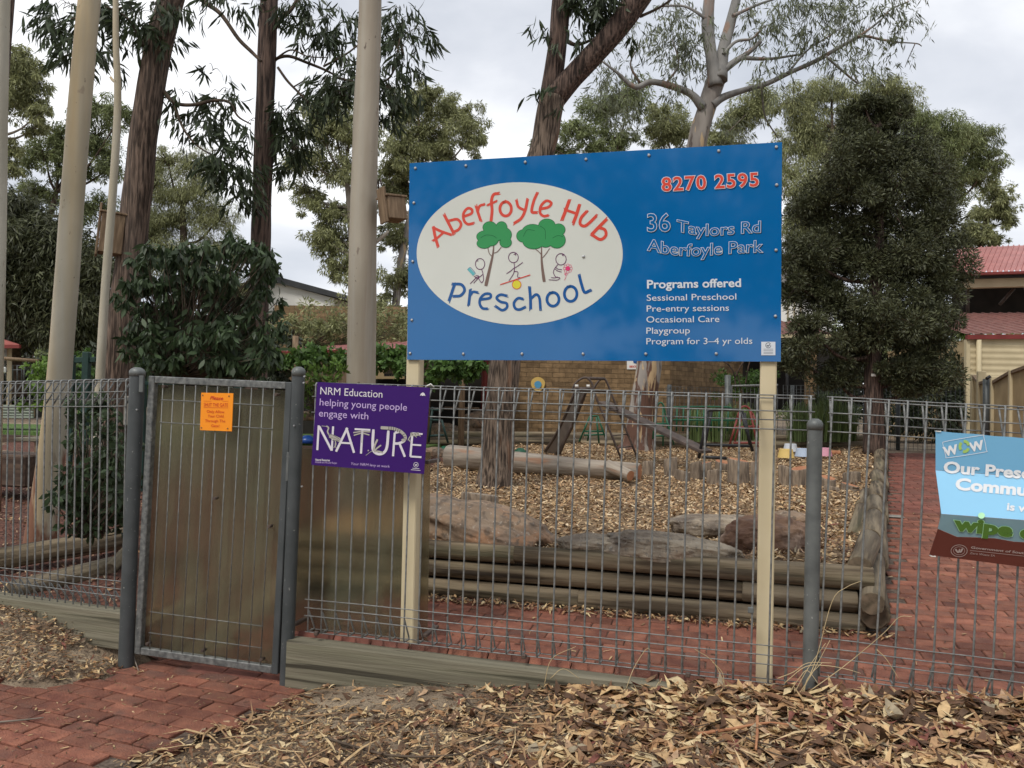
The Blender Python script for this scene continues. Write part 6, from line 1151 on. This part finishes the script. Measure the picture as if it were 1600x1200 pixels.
near_tree('brown_trunk_tree', 'dark slim trunk behind the cream trunk at the left edge', base_at(-20, 720), 9, [(-14, 700, 22), (-4, 300, 18), (6, 120, 15), (16, 0, 13), (24, -100, 12)], m_redbark, jit=.08)
N1c = [(95, 50, 34, 26, 150), (75, 42, 18, 14, 50), (120, 75, 30, 24, 120), (105, 15, 40, 20, 110), (150, 25, 30, 26, 130), (150, 75, 20, 20, 70), (170, 12, 24, 16, 70), (210, 30, 30, 26, 130), (215, 62, 22, 20, 70), (250, 50, 24, 22, 80), (262, 68, 18, 16, 40), (275, 20, 18, 20, 50), (240, 15, 26, 20, 80), (100, 95, 12, 10, 20), (155, 95, 12, 14, 26), (262, 90, 10, 10, 12)]
N2c = [(270, 150, 16, 14, 26), (290, 148, 18, 12, 30), (333, 118, 14, 16, 30), (345, 150, 26, 14, 60), (310, 178, 18, 14, 60), (318, 205, 20, 18, 90), (342, 175, 18, 18, 50), (365, 160, 14, 12, 24), (275, 190, 12, 12, 16), (330, 245, 20, 16, 90), (352, 262, 26, 22, 130), (372, 290, 22, 22, 110), (360, 235, 22, 14, 50), (388, 262, 12, 16, 40), (380, 310, 16, 12, 40), (395, 190, 14, 14, 26), (385, 215, 14, 14, 24)]
near_tree('rough_brown_gum', 'leaning rough brown trunk behind the nest box, dark leaves high against the sky', base_at(178, 780), 7.9, [(170, 800, 58), (178, 700, 50), (184, 600, 45), (192, 500, 44), (205, 400, 44), (216, 290, 43), (228, 190, 42), (245, 90, 40), (262, 20, 38), (285, -60, 36), (310, -160, 32)], m_brownbark,
          [[(230, 108, 8), (226, 70, 8), (236, 40, 8), (252, 5, 9), (262, -20, 9)], [(252, 138, 7), (272, 160, 6), (300, 164, 5.5), (335, 157, 5), (358, 160, 4), (372, 182, 3), (392, 194, 2)], [(272, 162, 4.5), (285, 198, 3.5), (305, 225, 3), (330, 242, 2)], [(290, -25, 8), (318, 2, 7), (345, 22, 6.5), (372, 60, 6), (392, 80, 5.5), (408, 96, 4)], [(200, 10, 4), (160, 20, 3), (110, 30, 2)], [(225, 75, 5), (200, 30, 4), (165, 10, 3)]], N1c + N2c + [(365, 4, 20, 10, 26), (340, -6, 30, 8, 40), (375, 15, 8, 8, 8)], jit=.1)
N3c = [(470, 10, 34, 18, 110), (478, 40, 28, 24, 120), (500, 60, 26, 20, 90), (445, 8, 22, 14, 40), (545, 35, 34, 22, 110), (530, 65, 26, 20, 60), (535, 100, 24, 18, 50), (520, 125, 30, 16, 110), (500, 150, 28, 22, 150), (540, 150, 36, 26, 230), (575, 130, 36, 24, 180), (610, 150, 36, 30, 220), (620, 40, 34, 24, 140), (645, 55, 26, 24, 110), (625, 85, 26, 22, 110), (625, 20, 22, 14, 40), (640, 110, 16, 12, 24), (455, 185, 26, 24, 190), (445, 215, 24, 26, 200), (462, 235, 20, 20, 110), (455, 255, 18, 14, 70), (650, 150, 16, 14, 36), (595, 185, 26, 12, 90), (498, 180, 8, 10, 12)]
near_tree('red_brown_trunk_tree', 'upright dark red brown trunk left of the fawn trunk with dark leaf clumps', base_at(400, 760), 8.4, [(396, 780, 44), (398, 680, 36), (401, 580, 33), (404, 470, 31), (408, 350, 30), (412, 230, 29), (416, 110, 28), (420, 20, 27), (424, -60, 25), (428, -160, 22)], m_redbark,
          [[(428, 44, 10), (440, 28, 8), (455, 15, 6), (470, -10, 5)], [(424, 105, 7), (432, 92, 5), (452, 88, 5), (480, 98, 4.5), (505, 108, 4), (525, 118, 3)], [(430, 92, 3), (455, 78, 2.5), (480, 88, 2), (510, 90, 1.5)], [(434, 105, 4), (448, 125, 4), (462, 140, 3.5), (482, 160, 3)], [(460, 135, 2.5), (475, 126, 2), (480, 122, 2)], [(505, 104, 3.5), (540, 85, 3), (560, 70, 2.5)], [(520, 120, 4), (570, 130, 4), (610, 120, 3), (625, 60, 2)]], N3c + [(402, 5, 12, 14, 20)], jit=.1)
near_tree('fawn_gum', 'thickest smooth fawn trunk rising behind the violet sign, nest box on it', gbed(565, 800), 7.6, [(558, 800, 56), (562, 700, 48), (564, 600, 45), (566, 480, 44), (568, 330, 42), (572, 180, 39), (577, 60, 36), (580, -60, 34), (584, -200, 31)], m_pinky, [[(585, 380, 7), (600, 368, 6), (606, 362, 5)]], jit=.03, bm=m_pinky)
tag(MB().tube([at(484 + x * 1, 480, 7) for x in (0, 1)], .001, 3).build('x', m_twig), None, None) if False else None
# nest boxes
def nestbox(label, fr, M0, w, dpt, h):
    root = bpy.data.objects.new('nest_box', None); put(root, None, M0); tag(root, label, 'nest box', 'nest boxes on the trunks')
    MB().bbox(0, w, 0, dpt, 0, h, .006).build('box', m_timber, root, M0); MB().bbox(-.02, w + .015, -.01, dpt + .01, h + .001, h + .02, .004).build('lid', m_timber, root, M0); MB().bbox(-.024, -.003, .02, dpt - .02, -.03, h + .09, .004).build('back_plate', m_timber, root, M0)
    return root
nb = nestbox('brown square nest box on the right side of the fawn trunk', None, Matrix.Translation(at(610, 340, 7.35)) @ Matrix.Rotation(rad(42), 4, 'Z') @ Matrix.Rotation(rad(-5), 4, 'Y') @ Matrix.Rotation(rad(-6), 4, 'X'), .19, .16, .2)
bar(nb, 'hook', [at(592, 300, 7.6), at(591, 284, 7.6), at(594, 279, 7.6), at(596, 290, 7.6)], .008, m_rust)
nb2 = nestbox('tall weathered nest box behind the thin pale trunk at the left', None, Matrix.Translation(at(153, 392, 7.65)) @ Matrix.Rotation(rad(28), 4, 'Z') @ Matrix.Rotation(rad(4), 4, 'Y'), .2, .2, .37)
# ---- shrubs
def shrub(name, label, d, blobs, n, L, m, asp=.45, droop=.5, fine=True, stems=True, cat='shrub', zf=None):
    u, v = blobs[0][0], max(b[1] + b[3] for b in blobs); base = at(u, v, d); root = thing(name, label, cat, base, 0); lv = Leaves(); mb = MB(); tot = sum(b[2] * b[3] for b in blobs)
    for (u, v, ru, rv) in blobs:
        c, r = blob(u, v, ru, rv, d + random.uniform(-.3, .3)); k = max(3, int(15 * (ru * rv * len(blobs) / tot)))
        for _ in range(k):
            q = c + Vector([random.uniform(-1.05, 1.05) * r[i] for i in range(3)]); lv.cluster(q, min(r) * random.uniform(.22, .42), max(6, int(n * ru * rv / tot / k)), L, asp, droop)
            if stems: a, b = limb([base + Vector((random.uniform(-.1, .1), 0, 0)), base.lerp(q, .5) + Vector((random.uniform(-.1, .1), 0, 0)), q], .005, .002); mb.tube(a, b, 5, cap=False)
    if mb.v: tag(mb.build('stems', m_twig, root), kind='stuff')
    lv.build('foliage', m, root, fine); return root
shrub('broadleaf_shrub', 'large dark broad leaved shrub above the gate', 6.6, [(280, 440, 50, 40), (320, 410, 50, 30), (370, 400, 44, 30), (330, 470, 60, 44), (250, 480, 44, 44), (385, 460, 40, 44), (300, 540, 66, 34), (370, 530, 50, 40), (240, 420, 26, 30), (225, 540, 26, 30), (420, 440, 20, 26), (410, 540, 26, 30), (330, 385, 34, 14), (260, 398, 34, 16), (215, 470, 22, 40), (430, 500, 16, 24), (425, 570, 26, 20), (240, 575, 40, 16), (340, 575, 50, 16), (420, 410, 14, 14), (390, 380, 20, 12), (210, 400, 14, 12)], 6000, .092, m_lbroad, .34, .8)
shrub('dark_hedge', 'dark hedge mass behind the dark green fence frame and gate', 13.5, [(190, 560, 40, 40), (240, 540, 50, 50), (300, 550, 60, 50), (360, 550, 50, 50), (410, 560, 40, 40), (330, 600, 90, 30), (220, 610, 60, 30), (420, 600, 30, 30), (450, 590, 26, 26)], 9000, .13, m_lblack, .5, .3, fine=False, stems=False, cat='hedge')
shrub('dark_hedge', 'dark bushes behind the wire trellis and rotunda at left', 24, [(-10, 590, 50, 40), (40, 580, 50, 40), (90, 585, 40, 40), (130, 600, 40, 40), (40, 620, 70, 20), (170, 590, 40, 50)], 6000, .2, m_lblack, .5, .3, fine=False, stems=False, cat='hedge')
shrub('undergrowth_bush', 'small dark bush growing behind the mesh left of the gate', 6.0, [(140, 700, 34, 30), (170, 690, 26, 40), (130, 760, 40, 30), (165, 780, 34, 40), (110, 640, 16, 20), (150, 630, 26, 16), (105, 790, 20, 20), (185, 740, 20, 44), (150, 820, 44, 20)], 1900, .07, m_lbroad, .5, .4)
shrub('fresh_green_bush', 'fresh green bush peeking above the mesh between gate post and violet sign', 7.2, [(505, 590, 24, 14), (522, 575, 14, 10), (490, 600, 16, 12), (485, 630, 14, 20)], 520, .06, m_lbright, .5, -.3)
shrub('fresh_green_bush', 'fresh green creeper left of the thick cream trunk', 12, [(62, 590, 14, 16), (72, 575, 10, 12), (60, 610, 12, 10), (55, 628, 30, 6)], 700, .08, m_lbright, .6, .2, stems=False)
shrub('fresh_green_bush', 'leafy green bush behind the dark green fence frame', 11, [(125, 553, 16, 10), (132, 590, 22, 26), (200, 575, 20, 24), (210, 600, 20, 20), (140, 640, 20, 30)], 1500, .08, m_lvine, .6, .2, stems=False)
shrub('scrub', 'olive brown scrub on the slope under the white hall', 17.5, [(450, 520, 40, 26), (480, 512, 40, 20), (520, 505, 40, 26), (560, 500, 40, 40), (610, 510, 40, 34), (500, 525, 60, 20), (640, 500, 30, 40), (470, 545, 70, 14), (660, 520, 30, 30)], 9000, .11, m_lolive, .3, .2, fine=False)
shrub('grape_vine', 'green vine draped along the red verandah roof edge', 12.9, [(445, 560, 24, 12), (480, 552, 20, 12), (510, 560, 22, 16), (535, 562, 14, 14), (595, 560, 14, 16), (615, 553, 20, 14), (640, 555, 18, 20), (655, 540, 16, 14), (622, 580, 8, 16), (690, 572, 24, 14), (720, 575, 20, 16), (740, 570, 20, 10), (680, 590, 12, 12), (770, 572, 14, 8)], 3600, .1, m_lvine, .75, .4, fine=False, stems=False, cat='vine')
shrub('round_bush', 'dark rounded bush behind the small far gate', 14.6, [(1160, 600, 30, 16), (1180, 595, 30, 16), (1135, 605, 20, 16)], 2200, .07, m_lvine, .4, .2, fine=False, stems=False)
root = thing('bare_shrub', 'thin bare brown stems in front of the receding brick wall', 'shrub', FG.hit(1150, 650), 0)
for pts in ([(1150, 610), (1147, 585), (1140, 572), (1128, 562)], [(1148, 590), (1156, 575), (1165, 560)], [(1165, 600), (1168, 580), (1172, 562)], [(1158, 612), (1155, 595), (1150, 580)]): bars_px(root, 'stem', pts, 13.9, .012, m_redbark)
# strappy clumps
def strappy(label, u, v, w, h, d, n=190, m=m_strap):
    base = at(u, v, d); mb = MB(); r = w / FPX * d / 2; H = h / FPX * d; V = []; F = []
    for i in range(n):
        a = random.uniform(0, 6.28); q = random.uniform(0, 1) ** .6; b = base + Vector((math.cos(a) * r * .85 * q, math.sin(a) * r * .85 * q, 0)); out = Vector((math.cos(a), math.sin(a), 0)) * r * random.uniform(.2, .7); hh = H * random.uniform(.6, 1.1); s = Vector((-math.sin(a), math.cos(a), 0)) * .0045
        pts = [b, b + out * .25 + Vector((0, 0, hh * .55)), b + out * .7 + Vector((0, 0, hh * .95)), b + out * 1.3 + Vector((0, 0, hh * random.uniform(.6, .95)))]
        k = len(V)
        for j, p in enumerate(pts): V += [p - s * (1.2 - j * .3), p + s * (1.2 - j * .3)]
        F += [[k + 2 * j, k + 2 * j + 1, k + 2 * j + 3, k + 2 * j + 2] for j in range(3)]
    return tag(objm('strappy_plant', mesh_np('strappy_plant', np.array(V), F, m)), label, 'plant', 'strappy plants by the far fence')
for i, (u, v, w, h, d) in enumerate([(1090, 690, 34, 52, 13.2), (1120, 690, 44, 56, 13.1), (1155, 690, 40, 60, 13.3), (1182, 690, 30, 50, 13.4), (1248, 690, 44, 60, 13.2), (1275, 690, 50, 70, 13), (1305, 690, 46, 76, 13.2), (1325, 694, 34, 60, 13.4)]):
    strappy(['strappy green clump left of the far grey post', 'strappy green clump at the foot of the far grey post', 'strappy clump behind the red climbing frame', 'strappy clump touching the right sign post', 'strappy clump just right of the right sign post', 'strappy clump above the round fence post', 'tallest strappy clump right of the round fence post', 'strappy clump against the dark tree trunk'][i], u, v, w, h, d)
# dry grass at the round post and along the sleeper
def stalks(label, P, m=m_dry):
    root = thing('dry_grass', label, 'grass tuft', P[0][0], 0)
    for pts in P: Q = [Vector(q) for q in smooth_path(pts, 5)]; MB().tube(Q, [.0022 * (1 - .5 * i / len(Q)) for i in range(len(Q))], 5).build('stalk', m, root)
fd = lambda u, v, n=-.1: FEN.hit(u, v, n)
stalks('dry straw stalks arching from the foot of the round fence post', [[fd(1250, 1090), fd(1275, 1030), fd(1300, 940, -.15), fd(1322, 918, -.18), fd(1345, 908, -.2)], [fd(1262, 1082), fd(1320, 1040, -.15), fd(1380, 990, -.2), fd(1404, 965, -.22), fd(1425, 963, -.24)], [fd(1240, 1085), fd(1262, 1045), fd(1290, 1005)], [fd(1245, 1090), fd(1270, 1050), fd(1297, 1000)], [fd(1225, 1068), fd(1258, 1042), fd(1290, 1040), fd(1320, 1045), fd(1345, 1052)], [fd(1215, 1060), fd(1240, 1050), fd(1262, 1036), fd(1300, 1036)], [fd(1370, 1015, -.2), fd(1385, 1030, -.2), fd(1404, 1060, -.2)], [fd(1255, 1090), fd(1262, 1060), fd(1285, 1035)], [fd(1235, 1080), fd(1250, 1058), fd(1262, 1048), fd(1280, 1070)]])
stalks('thin dry stalks leaning on the sleeper left of the right sign post', [[fd(1136, 1078), fd(1115, 1035), fd(1085, 1014)], [fd(1132, 1070), fd(1128, 1050), fd(1113, 1034)], [fd(978, 1078), fd(990, 1045), fd(1010, 1014), fd(1018, 1020)], [fd(850, 1072), fd(862, 1030), fd(900, 1010)], [fd(1030, 1070), fd(1034, 1060)], [fd(860, 1060), fd(880, 1045), fd(905, 1060)], [fd(1020, 1082), fd(1030, 1065)]])
# twigs on the ground
def gtw(label, pts, r, m=m_twig):
    P = [gpt(u, v) + Vector((0, 0, r + .02)) for u, v in pts]; Q = [Vector(q) for q in smooth_path(P, 6)]
    tag(MB().tube(Q, [r * (1 - .5 * i / len(Q)) for i in range(len(Q))], 7, jit=.2).build('fallen_twig', m), label, 'twig', 'twigs on the leaf litter')
gtw('longest brown twig in the litter at the bottom centre', [(508, 1162), (560, 1178), (610, 1190), (680, 1192), (735, 1186)], .007); gtw('short stick lying on the brick path at left', [(-10, 1137), (35, 1133), (68, 1129)], .0055, m_twiggrey)
gtw('brown twig below the right end of the sleeper', [(724, 1092), (740, 1112), (770, 1124), (800, 1134)], .006); gtw('reddish bark strip pointing down right of centre', [(1183, 1130), (1183, 1155), (1181, 1182)], .009, m_redend)
gtw('long bark strip lying across the leaves at right', [(1090, 1158), (1140, 1150), (1200, 1140), (1250, 1146)], .009, m_redend); gtw('thin curved twig above the bark strip', [(1030, 1118), (1090, 1108), (1130, 1090), (1155, 1068)], .0035); gtw('thin dark twig on the litter beside the path edge', [(400, 1115), (440, 1120), (475, 1124)], .0045)
gtw('dark twig at the foot of the left gate post', [(208, 1030), (213, 1045), (216, 1054)], .004, m_twiggrey); gtw('dark stick low at the right of the photo', [(1290, 1118), (1340, 1150), (1400, 1190)], .005); gtw('two pronged twig left of the long bark strip', [(1115, 1172), (1160, 1160), (1190, 1180), (1240, 1196)], .005)

# ---- street trees on the far side of the road behind the camera: never in view, seen only as reflections in the glossy sign
st = Leaves()
for i in range(70):
    a = rad(random.uniform(-75, 75)); d = random.uniform(14, 24); el = rad(random.choice([3, 6, 9, 12, 14, 17, 20, 24]) + random.uniform(-1.5, 1.5)); c = Vector((-math.sin(a) * d, -math.cos(a) * d, 1.5 + math.tan(el) * d))
    st.cluster(c, (2.2, 2.2, 1.4), 260, .5, .5, .4)
tag(st.build('street_trees', m_lblack), kind='stuff')
